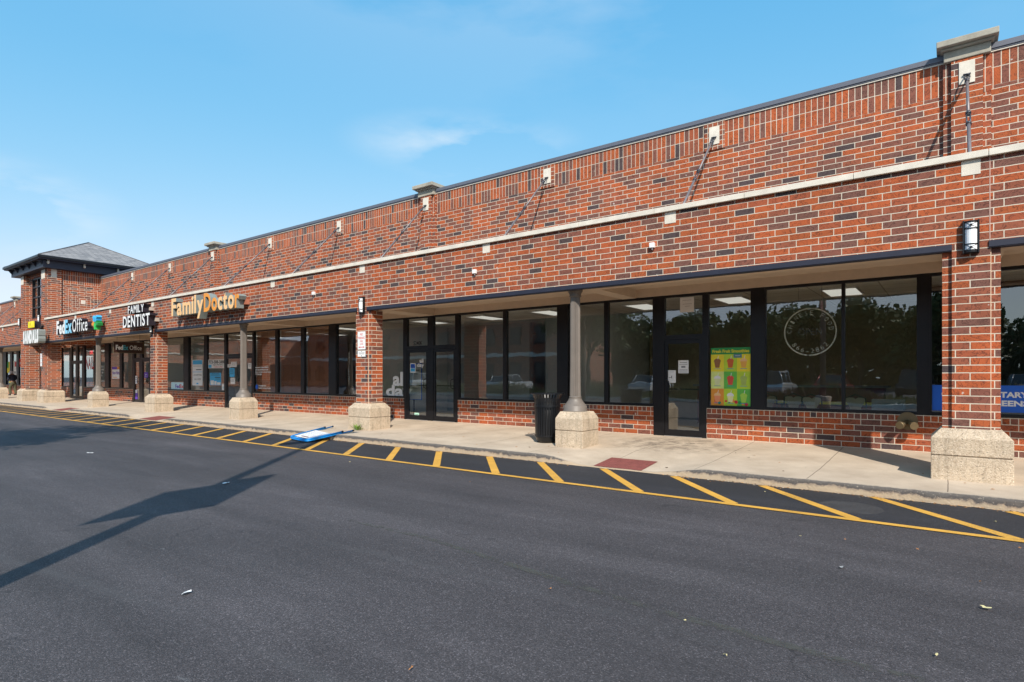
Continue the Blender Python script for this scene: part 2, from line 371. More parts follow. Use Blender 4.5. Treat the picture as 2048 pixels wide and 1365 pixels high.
# ------------------------------------------------------------------ mesh helpers
class MB:
    def __init__(s): s.v = []; s.f = []; s.m = []; s.sm = []
    def face(s, idx, mi=0, smooth=False): s.f.append(idx); s.m.append(mi); s.sm.append(smooth)
    def box(s, x0, x1, y0, y1, z0, z1, mi=0):
        b = len(s.v); s.v += [(x, y, z) for z in (z0, z1) for y in (y0, y1) for x in (x0, x1)]
        for q in ((0, 2, 3, 1), (4, 5, 7, 6), (0, 1, 5, 4), (2, 6, 7, 3), (0, 4, 6, 2), (1, 3, 7, 5)): s.face([b + i for i in q], mi)
        return s
    def frustum(s, r0, z0, r1, z1, mi=0, caps=(True, True)):
        b = len(s.v)
        for (x0, x1, y0, y1), z in ((r0, z0), (r1, z1)): s.v += [(x0, y0, z), (x1, y0, z), (x1, y1, z), (x0, y1, z)]
        for i in range(4): j = (i + 1) % 4; s.face([b + i, b + j, b + 4 + j, b + 4 + i], mi)
        if caps[0]: s.face([b + 3, b + 2, b + 1, b], mi)
        if caps[1]: s.face([b + 4, b + 5, b + 6, b + 7], mi)
        return s
    def tube(s, pts, r, n=8, mi=0, caps=True, smooth=True):
        pts = [Vector(p) for p in pts]; rs = r if isinstance(r, (list, tuple)) else [r] * len(pts)
        rings = []
        up = None
        for i, p in enumerate(pts):
            d = (pts[min(i + 1, len(pts) - 1)] - pts[max(i - 1, 0)]).normalized()
            if up is None: up = Vector((0, 0, 1)) if abs(d.z) < .9 else Vector((1, 0, 0))
            a = d.cross(up)
            if a.length < 1e-4: a = d.orthogonal()
            a.normalize(); bb = d.cross(a); up = -bb if False else up
            ring = []
            for k in range(n):
                t = 2 * math.pi * k / n
                ring.append(len(s.v)); s.v.append(tuple(p + (a * math.cos(t) + bb * math.sin(t)) * rs[i]))
            rings.append(ring)
        for i in range(len(rings) - 1):
            for k in range(n):
                s.face([rings[i][k], rings[i][(k + 1) % n], rings[i + 1][(k + 1) % n], rings[i + 1][k]], mi, smooth)
        if caps: s.face(rings[0][::-1], mi); s.face(rings[-1], mi)
        return s
    def lathe(s, cx, cy, prof, n=24, mi=0, flute=0, smooth=True):
        rings = []
        for r, z in prof:
            ring = []
            for k in range(n):
                t = 2 * math.pi * k / n; rr = r
                if flute and k % 2: rr = r - flute
                ring.append(len(s.v)); s.v.append((cx + rr * math.cos(t), cy + rr * math.sin(t), z))
            rings.append(ring)
        for i in range(len(rings) - 1):
            for k in range(n): s.face([rings[i][k], rings[i][(k + 1) % n], rings[i + 1][(k + 1) % n], rings[i + 1][k]], mi, smooth)
        s.face(rings[0][::-1], mi); s.face(rings[-1], mi); return s
    def quad(s, a, b, c, d, mi=0):
        i = len(s.v); s.v += [a, b, c, d]; s.face([i, i + 1, i + 2, i + 3], mi); return s
    def build(s, name, mats, parent=None, bevel=0, origin=None):
        if not isinstance(mats, (list, tuple)): mats = [mats]
        xs = [v[0] for v in s.v]; ys = [v[1] for v in s.v]; zs = [v[2] for v in s.v]
        o = Vector(origin) if origin else Vector(((min(xs) + max(xs)) / 2, (min(ys) + max(ys)) / 2, min(zs)))
        me = bpy.data.meshes.new(name)
        me.from_pydata([(v[0] - o.x, v[1] - o.y, v[2] - o.z) for v in s.v], [], s.f)
        for m in mats: me.materials.append(m)
        me.polygons.foreach_set('material_index', s.m); me.polygons.foreach_set('use_smooth', s.sm); me.update()
        ob = bpy.data.objects.new(name, me); col.objects.link(ob)
        put(ob, o, parent)
        if bevel:
            bv = ob.modifiers.new('bevel', 'BEVEL'); bv.width = bevel; bv.segments = 2; bv.limit_method = 'ANGLE'; bv.angle_limit = R(50)
        return ob
WO = {}
def put(ob, o, parent=None):
    o = Vector(o); WO[ob.name] = o
    if parent is not None: ob.parent = parent; ob.location = o - WO[parent.name]
    else: ob.location = o
def tag(o, label=None, cat=None, group=None, kind=None):
    for k, v in (('label', label), ('category', cat), ('group', group), ('kind', kind)):
        if v: o[k] = v
    return o
def empty(name, loc, label, cat, group=None):
    o = bpy.data.objects.new(name, None); col.objects.link(o); o.empty_display_size = .2
    put(o, loc); tag(o, label, cat, group); return o
def copy_tree(src, loc=None, rz=None, parent=None, label=None):
    c = src.copy(); col.objects.link(c)
    if parent is not None: c.parent = parent; WO[c.name] = WO[src.name]
    else:
        c.location = loc; WO[c.name] = Vector(loc)
        if rz is not None: c.rotation_euler.z = rz
        if label: c['label'] = label
    for ch in list(src.children): copy_tree(ch, parent=c)
    return c

_tc = {}
def text_mesh(body, offset=0.0, extrude=0.0):
    key = (body, offset, extrude)
    if key in _tc: return _tc[key]
    cu = bpy.data.curves.new('t', 'FONT'); cu.body = body; cu.size = 1; cu.offset = offset; cu.extrude = extrude; cu.resolution_u = 3
    cu.align_x = 'LEFT'
    ob = bpy.data.objects.new('t', cu); col.objects.link(ob)
    dg = bpy.context.evaluated_depsgraph_get(); dg.update()
    me = bpy.data.meshes.new_from_object(ob.evaluated_get(dg))
    vs = [tuple(v.co) for v in me.vertices]; fs = [tuple(p.vertices) for p in me.polygons]
    bpy.data.objects.remove(ob); bpy.data.curves.remove(cu); bpy.data.meshes.remove(me)
    _tc[key] = (vs, fs); return vs, fs
_cv, _ = text_mesh('H'); CAPH = max(v[1] for v in _cv)
def text_into(mb, body, x0, x1, z0, cap, y, mi=0, offset=0.012, xform=None, maxcap=True):
    """flat lettering facing -Y, from x0 to x1, baseline z0, capital height cap"""
    vs, fs = text_mesh(body, offset)
    if not vs: return
    a = min(v[0] for v in vs); b = max(v[0] for v in vs); sx = (x1 - x0) / (b - a); sz = cap / CAPH
    base = len(mb.v)
    for v in vs:
        p = (x0 + (v[0] - a) * sx, y, z0 + v[1] * sz)
        mb.v.append(xform(p) if xform else p)
    for f in fs: mb.face([base + i for i in f], mi)
def letter_row(text, x0, x1, z0, cap, y_face, depth, parent, face_mats, side_mat, offset=.02, gap=.07, tops=None):
    """raised letters, one mesh each"""
    data = []; w = 0
    for ch in text:
        if ch == ' ': data.append(None); w += .25; continue
        vs, fs = text_mesh(ch, offset, .5)
        a = min(v[0] for v in vs); b = max(v[0] for v in vs); data.append((vs, fs, a, b)); w += (b - a) + gap
    w -= gap; sx = (x1 - x0) / w; sz = cap / CAPH; x = x0; k = 0
    for ch, d in zip(text, data):
        if d is None: x += .25 * sx; continue
        vs, fs, a, b = d; mb = MB()
        for v in vs: mb.v.append((x + (v[0] - a) * sx, y_face + (.5 - v[2]) * depth, z0 + v[1] * sz))
        for f in fs:
            nz = all(abs(vs[i][2] - .5) < 1e-4 for i in f); mb.face(list(f), 0 if nz else 1)
        fm = face_mats[k] if isinstance(face_mats, list) else face_mats
        mb.build('letter', [fm, side_mat], parent); x += (b - a + gap) * sx; k += 1

# ------------------------------------------------------------------ ground, pavement, curb
Yw, Yg = 2.40, 2.35
g = MB(); g.quad((-600, -600, -.135), (600, -600, -.135), (600, 600, -.135), (-600, 600, -.135))
tag(g.build('road', M['asphalt']), 'dark worn asphalt parking aisle', kind='structure')
g = MB(); g.quad((-90, -2.66, -.131), (12, -2.66, -.131), (12, -1.0, -.131), (-90, -1.0, -.131))
tag(g.build('fire_lane', M['fresh']), kind='structure')
RAMPS = [(-4.33, .55, .95), (-21.95, .8, 1.0), (-31.0, .8, 1.0)]
CURB_Y = -1.2
def ramp_f(x):
    f = 0
    for c, h, fl in RAMPS:
        d = abs(x - c)
        f = max(f, 1 if d < h else max(0, 1 - (d - h) / fl))
    return f * f * (3 - 2 * f)
def pave_z(x, y):
    base = 0 if y < -.1 else .094 * (y + .1) / 2.45
    return base - .122 * ramp_f(x) * max(0, min(1, (-y + .05) / (1.25)))
xs = []; x = -90.0
while x < 12.01: xs.append(round(x, 3)); x += (.125 if x > -36 else .5)
ys = [CURB_Y + .09, -1.0, -.8, -.6, -.4, -.2, 0.0, .2, .6, 1.2, 1.8, 2.5]
g = MB()
for yy in ys:
    for xx in xs: g.v.append((xx, yy, pave_z(xx, yy)))
n = len(xs)
for j in range(len(ys) - 1):
    for i in range(n - 1): g.face([j * n + i, j * n + i + 1, (j + 1) * n + i + 1, (j + 1) * n + i], 0, True)
tag(g.build('sidewalk', M['paving']), kind='structure')
g = MB()
prof = [(.09, 0), (.03, -.006), (.008, -.016), (.0, -.036), (-.018, -.14)]
for k, (dy, dz) in enumerate(prof):
    for xx in xs:
        top = pave_z(xx, CURB_Y + .09); wob = .012 * math.sin(xx * 7.3) * math.sin(xx * 2.9 + 1) + rnd.uniform(-.006, .006)
        z = top + dz if k < len(prof) - 1 else -.145
        if k == 3: z = max(z, -.131)
        g.v.append((xx, CURB_Y + dy + (wob if 0 < k < 4 else 0), z + (wob * .4 if k in (1, 2) else 0)))
for j in range(len(prof) - 1):
    for i in range(n - 1): g.face([j * n + i, (j + 1) * n + i, (j + 1) * n + i + 1, j * n + i + 1], 0, True)
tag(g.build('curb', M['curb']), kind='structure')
# gutter debris strip along the foot of the curb
g = MB()
for i in range(2600):
    xx = rnd.uniform(-40, 2.5); d = abs(rnd.gauss(0, .05)); r = rnd.uniform(.006, .022); a = rnd.uniform(0, 6.28)
    if ramp_f(xx) > .6 and rnd.random() < .8: continue
    y0 = CURB_Y - .02 - d; zz = -.128 + rnd.uniform(0, .006)
    g.quad(*[(xx + r * math.cos(a + t), y0 + r * .6 * math.sin(a + t), zz + (.006 if t == 0 else 0)) for t in (0, 1.6, 3.1, 4.7)], rnd.choice((0, 0, 1, 2)))
tag(g.build('gutter_debris', [plain('dry_leaf_bits', (.42, .22, .09), .9), plain('sandy_grit', (.45, .38, .30), .9), plain('dark_leaf_bits', (.12, .06, .03), .9)]), 'dry leaf crumbs and grit along the foot of the curb', 'debris', kind='stuff')
# markings
def strip(mb, p0, p1, w, z, mi=0, seg=1):
    a = Vector(p0); b = Vector(p1); d = (b - a).normalized(); nrm = Vector((-d.y, d.x)) * w / 2
    mb.quad((a.x - nrm.x, a.y - nrm.y, z), (b.x - nrm.x, b.y - nrm.y, z), (b.x + nrm.x, b.y + nrm.y, z), (a.x + nrm.x, a.y + nrm.y, z), mi)
g = MB(); strip(g, (-90, -2.71), (10, -2.71), .105, -.127)
tag(g.build('lane_line', M['yellow']), 'long yellow line bounding the fire lane', kind='structure')
sx = [.55, -.75, -2.05, -3.31, -4.5, -5.72, -6.88, -8.15, -9.33, -10.55, -11.80, -13.02]
while sx[-1] > -60: sx.append(sx[-1] - 1.21)
g = MB()
for i, x0 in enumerate(sx):
    e = rnd.uniform(-.02, .03)
    strip(g, (x0 - .02, -1.25 + e), (x0 + 1.26, -2.67), .125, -.1265)
tag(g.build('hatch_markings', M['yellow']), kind='structure')
# sealed crack
def P(px, py, Z=None, Y=None):
    u = (px - 1024) / F_PX; v = (752 - py) / F_PX
    dx = -math.sin(YAW) + u * math.cos(YAW); dy = math.cos(YAW) + u * math.sin(YAW)
    t = (Y + CAM_D) / dy if Y is not None else (Z - CAM_H) / v
    return Vector((t * dx, -CAM_D + t * dy, CAM_H + t * v))
g = MB(); cr = [P(a, b, Z=-.13) for a, b in [(700, 1040), (850, 1075), (1000, 1122), (1120, 1160), (1250, 1200), (1360, 1232), (1480, 1264), (1600, 1297), (1720, 1331), (1850, 1362)]]
L = []
for i, p in enumerate(cr):
    d = (cr[min(i + 1, 9)] - cr[max(i - 1, 0)]).normalized(); nn = Vector((-d.y, d.x, 0)) * rnd.uniform(.030, .046)
    L.append((p - nn, p + nn))
for i in range(9): g.quad((L[i][0].x, L[i][0].y, -.1315), (L[i + 1][0].x, L[i + 1][0].y, -.1315), (L[i + 1][1].x, L[i + 1][1].y, -.1315), (L[i][1].x, L[i][1].y, -.1315))
tag(g.build('crack_sealant', sealant()), kind='structure')

# ------------------------------------------------------------------ main building
B = empty('shopping_arcade', (-17, 1.2, 0), 'long single-storey brick shopping arcade with canopy and black shopfronts', 'building')
XR, XL, XT = 8.0, -36.85, -36.85
PC = [12.5, .22, -12.09, -24.40]            # brick piers
CC = [6.3, -5.87, -18.23, -30.5]            # round columns
TOPZ = 6.72
def wallbox(x0, x1, y0, y1, z0, z1, name='upper_wall', parent=None, sold=True):
    w = MB()
    if sold:
        w.box(x0, x1, y0, y1, z1 - .58, z1, 1); w.box(x0, x1, y0, y1, z0, z1 - .58, 0)
    else: w.box(x0, x1, y0, y1, z0, z1, 0)
    return w.build(name, [M['brick'], M['soldier']], parent or B)
wallbox(XL, XR, Yw, Yw + .3, 3.3, 6.63)
g = MB(); g.box(XL, XR, Yw - .045, Yw + .38, 6.63, TOPZ); g.box(XL, XR, Yw - .03, Yw - .012, 6.605, 6.63)
g.build('parapet_flashing', M['flash'], B, bevel=.006)
g = MB(); g.box(XL, XR, Yw - .02, Yw - .0005, 6.585, 6.604); g.build('flashing_drip', M['stone'], B)
# canopy fascia in brick
g = MB(); g.box(XL, XR, 0, .3, 3.13, 4.22); g.build('canopy_fascia', M['brick'], B)
g = MB()
xx = XR
while xx > XL:
    x2 = max(xx - 1.52, XL); g.box(x2 + .003, xx - .003, -.055, .38, 4.222, 4.31); xx = x2
g.build('coping_stone', M['stone'], B, bevel=.004)
g = MB(); g.box(XL, XR, .3, Yw, 4.02, 4.12); g.build('canopy_roof', M['grey'], B)
g = MB(); g.box(XL, XR, .3, Yg - .1, 3.28, 3.34); g.build('soffit', M['stucco'], B)
g = MB(); g.box(XL, XR, .005, .46, 3.065, 3.128); g.box(XL, XR, .3, .46, 3.128, 3.28); g.build('fascia_soffit', M['stucco'], B)
g = MB(); g.box(XL, XR, Yg - .1, Yg + .12, 3.105, 3.34); g.build('shopfront_bulkhead', M['stucco'], B)
for c in CC[1:] + PC[1:]:
    g = MB(); g.box(c - .02 if c in CC else c - .25, c + .31 if c in CC else c + .38, .46, Yg - .1, 3.09, 3.28)
    g.build('soffit_beam', M['stucco'], B)
# lintels with gaps at piers
edges = [(PC[1] + .185, XR), (PC[2] + .185, PC[1] - .2), (PC[3] + .185, PC[2] - .2), (XL, PC[3] - .2)]
for a, b in edges:
    g = MB(); g.box(a, b, -.018, .012, 3.045, 3.132); g.box(a, b, -.018, .12, 3.042, 3.052)
    g.build('lintel', M['lintel'], B)
# control joints in the fascia
pink = plain('pink_caulk', (.55, .36, .30), .7)
for c in PC[1:]: g = MB(); g.box(c + .19, c + .200, -.003, .02, 3.132, 4.221); g.build('control_joint', pink, B)
# piers
def pier(c, par, base_hw=.427, w=.305, y0=0, dep=.41, top=3.13, hm=.2, basez=.68):
    g = MB()
    g.box(c - w, c + w, y0 + .045, y0 + dep, basez - .02, top, 0)
    g.box(c - hm, c + hm, y0 + .0, y0 + .045, basez - .02, top, 0)
    o = g.build('pier', M['pierbrick'], par)
    g = MB(); g.box(c + hm, c + hm + .010, y0 + .03, y0 + .05, basez, top); g.build('caulk_joint', M['caulk'], o)
    b = MB(); X0, X1, Y0, Y1 = c - base_hw, c + base_hw, y0 - .11, y0 + dep + .16
    i = .11
    b.box(X0, X1, Y0, Y1, -.03, .318); b.box(X0 + .012, X1 - .012, Y0 + .012, Y1 - .012, .318, .332)
    b.frustum((X0, X1, Y0, Y1), .332, (X0, X1, Y0, Y1), .555, caps=(True, False))
    b.frustum((X0, X1, Y0, Y1), .555, (X0 + i, X1 - i, Y0 + i, Y1 - i * .8), basez, caps=(False, True))
    b.build('pier_base', M['aggregate'], o, bevel=.012)
    return o
for c in PC[1:]: pier(c, B)
def column(c, par):
    g = MB()
    g.lathe(c - .06, .25, [(.108, .96), (.100, 1.6), (.098, 2.92), (.104, 2.93)], 40, flute=.012, smooth=False)
    g.lathe(c - .06, .25, [(.104, 2.93), (.122, 2.94), (.112, 2.97), (.118, 3.0), (.145, 3.04), (.148, 3.066)], 32)
    o = g.build('column', M['column'], par)
    g = MB(); g.lathe(c - .06, .25, [(.245, .68), (.245, .70), (.228, .715), (.232, .79), (.215, .80), (.175, .85), (.140, .90), (.122, .955), (.128, .962), (.118, .975)], 32)
    g.build('column_foot', M['column'], o)
    b = MB(); X0, X1, Y0, Y1 = c - .305, c + .305, -.1, .53; i = .07
    b.box(X0, X1, Y0, Y1, -.03, .318); b.box(X0 + .012, X1 - .012, Y0 + .012, Y1 - .012, .318, .332)
    b.frustum((X0, X1, Y0, Y1), .332, (X0, X1, Y0, Y1), .555, caps=(True, False))
    b.frustum((X0, X1, Y0, Y1), .555, (X0 + i, X1 - i, Y0 + i, Y1 - i), .685, caps=(False, True))
    b.build('column_base', M['aggregate'], o, bevel=.012)
for c in CC[1:]: column(c, B)
# pilasters on the upper wall
def pilaster(c, par, y=Yw):
    g = MB(); g.box(c - .31, c + .31, y - .06, y, 4.0, 6.55, 0); g.box(c - .205, c + .205, y - .12, y - .06, 4.0, 6.55, 0)
    g.box(c - .312, c - .21, y - .064, y - .0601, 5.95, 6.55, 1); g.box(c + .21, c + .312, y - .064, y - .0601, 5.95, 6.55, 1)
    o = g.build('pilaster', [M['pierbrick'], M['soldier']], par)
    g = MB(); g.box(c - .305, c + .305, y - .14, y + .42, 6.551, 6.72); g.box(c - .40, c + .40, y - .28, y + .56, 6.76, 6.86); g.box(c - .345, c + .345, y - .2, y + .48, 6.72, 6.76)
    g.build('pilaster_cap', M['oldstone'], o, bevel=.01)
for c in PC[1:]: pilaster(c, B)
# tie rods + stone plates + little stone blocks
def tie_rod(x, par, on_pil, y=Yw, z_off=0):
    yp = y - (.125 if on_pil else .03)
    g = MB()
    a = Vector((x, yp - .03, 6.27)); b = Vector((x, .30, 4.15)); d = (b - a).normalized()
    g.tube([a + d * .2, a.lerp(b, .5) - d * .12], .021, 10); g.tube([a.lerp(b, .5) + d * .12, b], .024, 10)
    o = g.build('tie_rod', M['rod'], par)
    m = a.lerp(b, .5); g = MB()
    for s in (-1, 1): g.tube([m - d * .14 + Vector((s * .022, 0, 0)), m + d * .14 + Vector((s * .022, 0, 0))], .011, 8)
    g.tube([m - d * .18, m - d * .13], .037, 10); g.tube([m + d * .13, m + d * .18], .037, 10)
    g.build('turnbuckle', M['rodjoint'], o)
    g = MB()
    for s in (-1, 1): g.tube([a + Vector((s * .008, .03, 0)), a + d * .10 + Vector((s * .036, 0, 0)), a + d * .20 + Vector((s * .02, 0, 0))], .012, 8)
    g.tube([a + d * .18, a + d * .26], .032, 10); g.tube([a + Vector((-.05, 0, 0)), a + Vector((.05, 0, 0))], .014, 8)
    g.build('clevis', M['rodjoint'], o)
    g = MB(); g.box(x - .104, x + .104, yp - .012, yp + .02, 6.13, 6.49); pl = g.build('anchor_stone', M['stone'], par, bevel=.003)
    if not on_pil:
        g = MB()
        g.box(x - .205, x - .106, y - .03, y + .01, 6.03, 6.57, 0); g.box(x + .106, x + .205, y - .03, y + .01, 6.03, 6.57, 0)
        g.box(x - .106, x + .106, y - .03, y + .01, 6.03, 6.128, 0); g.box(x - .106, x + .106, y - .03, y + .01, 6.492, 6.57, 0)
        g.build('brick_surround', M['rowlock'], pl)
RX = [.22 - 4.103 * i for i in range(9)]
for i, x in enumerate(RX):
    tie_rod(x, B, i % 3 == 0)
    g = MB(); g.box(x - .1, x + .1, -.006, .02, 4.02, 4.216); g.build('stone_block', M['white'] if False else M['stone'], B)
g = MB(); g.box(RX[0] - .1 - 8.2 + 12.3, RX[0] + .1 - 8.2 + 12.3, -.006, .02, 4.02, 4.216)

# ------------------------------------------------------------------ shopfronts
K = 12.15 / 12.0
SILL, HEAD = .775, 3.055
GZ = .094
def window(g0, g1, f0, f1, par, z0=SILL, z1=HEAD, mat='black', bottom=None):
    """glass g0..g1, frame reaching f0..f1"""
    g = MB(); yb0, yb1 = Yg - .05, Yg + .05
    zb = bottom if bottom is not None else z0 - .055
    g.box(f0, g0, yb0, yb1, zb, 3.105); g.box(g1, f1, yb0, yb1, zb, 3.105)
    g.box(g0, g1, yb0, yb1, zb, z0); g.box(g0, g1, yb0, yb1, z1, 3.105)
    g.box(f0, f1, yb0 - .012, yb0 - .001, zb, zb + .035)
    o = g.build('window', M[mat], par)
    g = MB(); g.box(g0 - .01, g1 + .01, Yg - .004, Yg + .004, z0 - .01, z1 + .01); g.build('pane', M['glass'], o)
    return o
def door(g0, g1, f0, f1, par, mat='black', handle='right', z_tr=2.15):
    g = MB(); yb0, yb1 = Yg - .05, Yg + .05
    g.box(f0, g0 - .07, yb0, yb1, GZ - .02, 3.105); g.box(g1 + .07, f1, yb0, yb1, GZ - .02, 3.105)
    g.box(g0 - .07, g1 + .07, yb0, yb1, z_tr, z_tr + .10); g.box(g0 - .07, g1 + .07, yb0, yb1, HEAD, 3.105)
    fr = g.build('doorway', M[mat], par)
    g = MB(); g.box(g0 - .07, g1 + .07, Yg - .004, Yg + .004, z_tr + .09, HEAD + .01); g.build('transom_pane', M['glass'], fr)
    g = MB(); y0, y1 = Yg - .04, Yg + .01
    g.box(g0 - .066, g0, y0, y1, GZ + .012, z_tr - .004); g.box(g1, g1 + .066, y0, y1, GZ + .012, z_tr - .004)
    g.box(g0, g1, y0, y1, GZ + .012, GZ + .14); g.box(g0, g1, y0, y1, z_tr - .09, z_tr - .004)
    lf = g.build('door', M[mat], par)
    g = MB(); g.box(g0 - .01, g1 + .01, Yg - .018, Yg - .010, GZ + .13, z_tr - .08); g.build('pane', M['glass'], lf)
    g = MB(); hx = g1 + .03 if handle == 'right' else g0 - .03; s = -1 if handle == 'right' else 1
    g.tube([(hx, y0, 1.02), (hx, y0 - .05, 1.02), (hx + s * .07, y0 - .06, 1.05), (hx + s * .08, y0 - .06, 1.16), (hx + s * .07, y0 - .06, 1.26), (hx, y0 - .05, 1.29), (hx, y0, 1.29)], .012, 8)
    g.build('handle', M['black'], lf)
    g = MB(); g.box(g0, g1, Yg + .03, Yg + .05, 1.08, 1.11); g.build('push_bar', M['black'], lf)
    g = MB(); g.box(g0 - .07, g1 + .07, Yg - .07, Yg + .06, GZ - .03, GZ + .008); g.build('threshold', M['silver'], fr)
def knee(x0, x1, par):
    g = MB(); g.box(x0, x1, Yg - .055, Yg + .15, -.05, .615, 0); g.box(x0, x1, Yg - .055, Yg + .15, .615, .715, 1)
    return g.build('knee_wall', [M['brick'], M['rowlock']], par)
def post(x0, x1, par, mat='black'):
    g = MB(); g.box(x0, x1, Yg - .06, Yg + .06, SILL - .055, 3.105); g.build('post', M[mat], par)
def k_(*a): return [v * K for v in a]
# rightmost unit
g0 = -.242 * K
post(-.411 * K, g0 - .03, B); window(g0, 2.0, g0 - .03, 2.05, B); window(2.1, 4.4, 2.05, 4.45, B); window(4.5, 7.9, 4.45, 8, B); knee(-.46, 8, B)
# unit beside it (poster and ring sign)
A2 = k_(-7.252, -6.299, -6.198, -5.131, -4.883, -4.038, -3.956, -3.113, -2.832, -1.558, -1.503, -.448)
post(-7.461 * K, -7.252 * K, B)
window(-7.252 * K, A2[1], -7.252 * K, (A2[1] + A2[2]) / 2, B); window(A2[2], A2[3], (A2[1] + A2[2]) / 2, A2[3] + .02, B)
door(A2[4] + .09, A2[5] - .09, A2[3] + .02, A2[6] - .01, B, handle='left')
window(A2[6] + .02, A2[7], A2[6] - .01, A2[7] + .02, B); post(A2[7] + .02, A2[8] - .02, B)
window(A2[8], A2[9], A2[8] - .02, (A2[9] + A2[10]) / 2, B); window(A2[10], A2[11], (A2[9] + A2[10]) / 2, -.411 * K, B)
knee(-7.461 * K, A2[3] + .02, B); knee(A2[6] - .01, -.46, B)
# unit with the large white window letters
A = k_(-14.65, -12.896, -12.74, -11.963, -11.619, -10.842, -10.712, -9.195, -9.082, -7.559, -7.461)
post(A[0] - .15, A[0], B); window(A[0], A[1], A[0], A[1] + .05, B)
door(A[2] + .07, A[3] - .0, A[1] + .05, A[3] + .19, B, handle='right'); door(A[4] + .02, A[5] - .07, A[3] + .19, A[6] - .03, B, handle='right')
window(A[6], A[7], A[6] - .03, (A[7] + A[8]) / 2, B); window(A[8], A[9], (A[7] + A[8]) / 2, A[10], B)
knee(A[0] - .15, A[1] + .05, B); knee(A[6] - .03, -7.461 * K, B)
# doctor's unit
D_ = k_(-28.087, -26.7, -26.196, -24.881, -24.627, -23.229, -22.992, -21.206, -21.031, -19.599, -19.435, -18.018, -17.825, -16.45, -16.029)
window(-29.3, D_[1], -29.35, D_[1] + .03, B); post(D_[1] + .03, D_[2] - .03, B)
window(D_[2], D_[3], D_[2] - .03, (D_[3] + D_[4]) / 2, B); window(D_[4], D_[5], (D_[3] + D_[4]) / 2, D_[5] + .04, B)
door(D_[6], -22.25, D_[5] + .04, -22.05, B, handle='right'); door(-22.0 + .12, D_[7], -22.05, D_[8] - .06, B, handle='left')
window(D_[8], D_[9], D_[8] - .06, (D_[9] + D_[10]) / 2, B); window(D_[10], D_[11], (D_[9] + D_[10]) / 2, (D_[11] + D_[12]) / 2, B)
window(D_[12], D_[13], (D_[11] + D_[12]) / 2, D_[13] + .03, B); post(D_[13] + .03, D_[14] - .03, B)
window(D_[14], A[0] - .2, D_[14] - .03, A[0] - .15, B)
knee(-29.35, D_[5] + .04, B); knee(D_[8] - .06, A[0] - .15, B)
# print shop and nail unit
def gx(px): return (px and P(px, 700, Y=Yg).x)
c_ = [gx(v) for v in (124.6, 140.5, 145.5, 152.5, 158.5, 166, 171, 212.3, 220, 241, 245.8, 266.7, 271, 280, 286, 300)]
window(c_[0], c_[1], c_[0] - .4, c_[1] + .1, B); door(c_[2] + .05, c_[3], c_[1] + .1, (c_[3] + c_[4]) / 2, B, 'bronze'); door(c_[4], c_[5] - .05, (c_[3] + c_[4]) / 2, c_[6] - .1, B, 'bronze', 'left')
mid = (c_[6] + c_[7]) / 2
window(c_[6], mid - .05, c_[6] - .1, mid, B); window(mid + .05, c_[7], mid, c_[7] + .02, B); post(c_[7] + .02, c_[8] - .02, B)
window(c_[8], c_[9], c_[8] - .02, (c_[9] + c_[10]) / 2, B); window(c_[10], c_[11], (c_[9] + c_[10]) / 2, c_[11] + .1, B)
door(c_[12] + .05, c_[13], c_[11] + .1, c_[13] + .15, B); door(c_[14] + .1, c_[15], c_[13] + .15, -29.6, B, handle='right'); post(-29.6, -29.35, B)
knee(c_[0] - .4, c_[1] + .1, B); knee(c_[6] - .1, c_[11] + .1, B)
# interiors
g = MB(); g.box(-62, XR, Yg + .16, 11, .03, GZ); g.build('shop_floor', M['tilefloor'], B)
g = MB(); g.box(-62, XR, Yg + .13, 11, 3.16, 3.24); g.build('shop_ceiling', M['ceiling'], B)
g = MB(); g.box(-62, XR, 11, 11.2, 0, 4); g.build('back_wall', M['interior'], B)
g = MB(); g.box(-62, XR, 2.7, 11.2, 4.3, 4.5); g.build('roof', M['grey'], B)
for x in (-.40, -7.52, -14.98, -29.45, -37.9, 7.9):
    g = MB(); g.box(x - .04, x + .04, Yg + .06, 11, GZ, 3.2); g.build('party_wall', M['interior'], B)
g = MB(); g.box(-9.9, -7.6, 5.2, 5.4, GZ, 3.16); g.build('partition_wall', M['greywall'], B)
g = MB(); g.box(-14.9, -11.2, 6.2, 6.4, GZ, 3.16); g.build('partition_wall', M['greywall'], B)
g = MB(); g.box(-7.4, -.5, 7.2, 7.4, GZ, 3.16); g.build('partition_wall', M['tan'], B)
g = MB(); g.box(-29.3, -22.5, 6.0, 6.2, GZ, 3.16); g.build('partition_wall', M['greywall'], B)
g = MB(); g.box(-.35, 7.8, 4.6, 4.8, GZ, 3.16); g.build('partition_wall', plain('dark_interior_wall', (.03, .03, .035), .9), B)

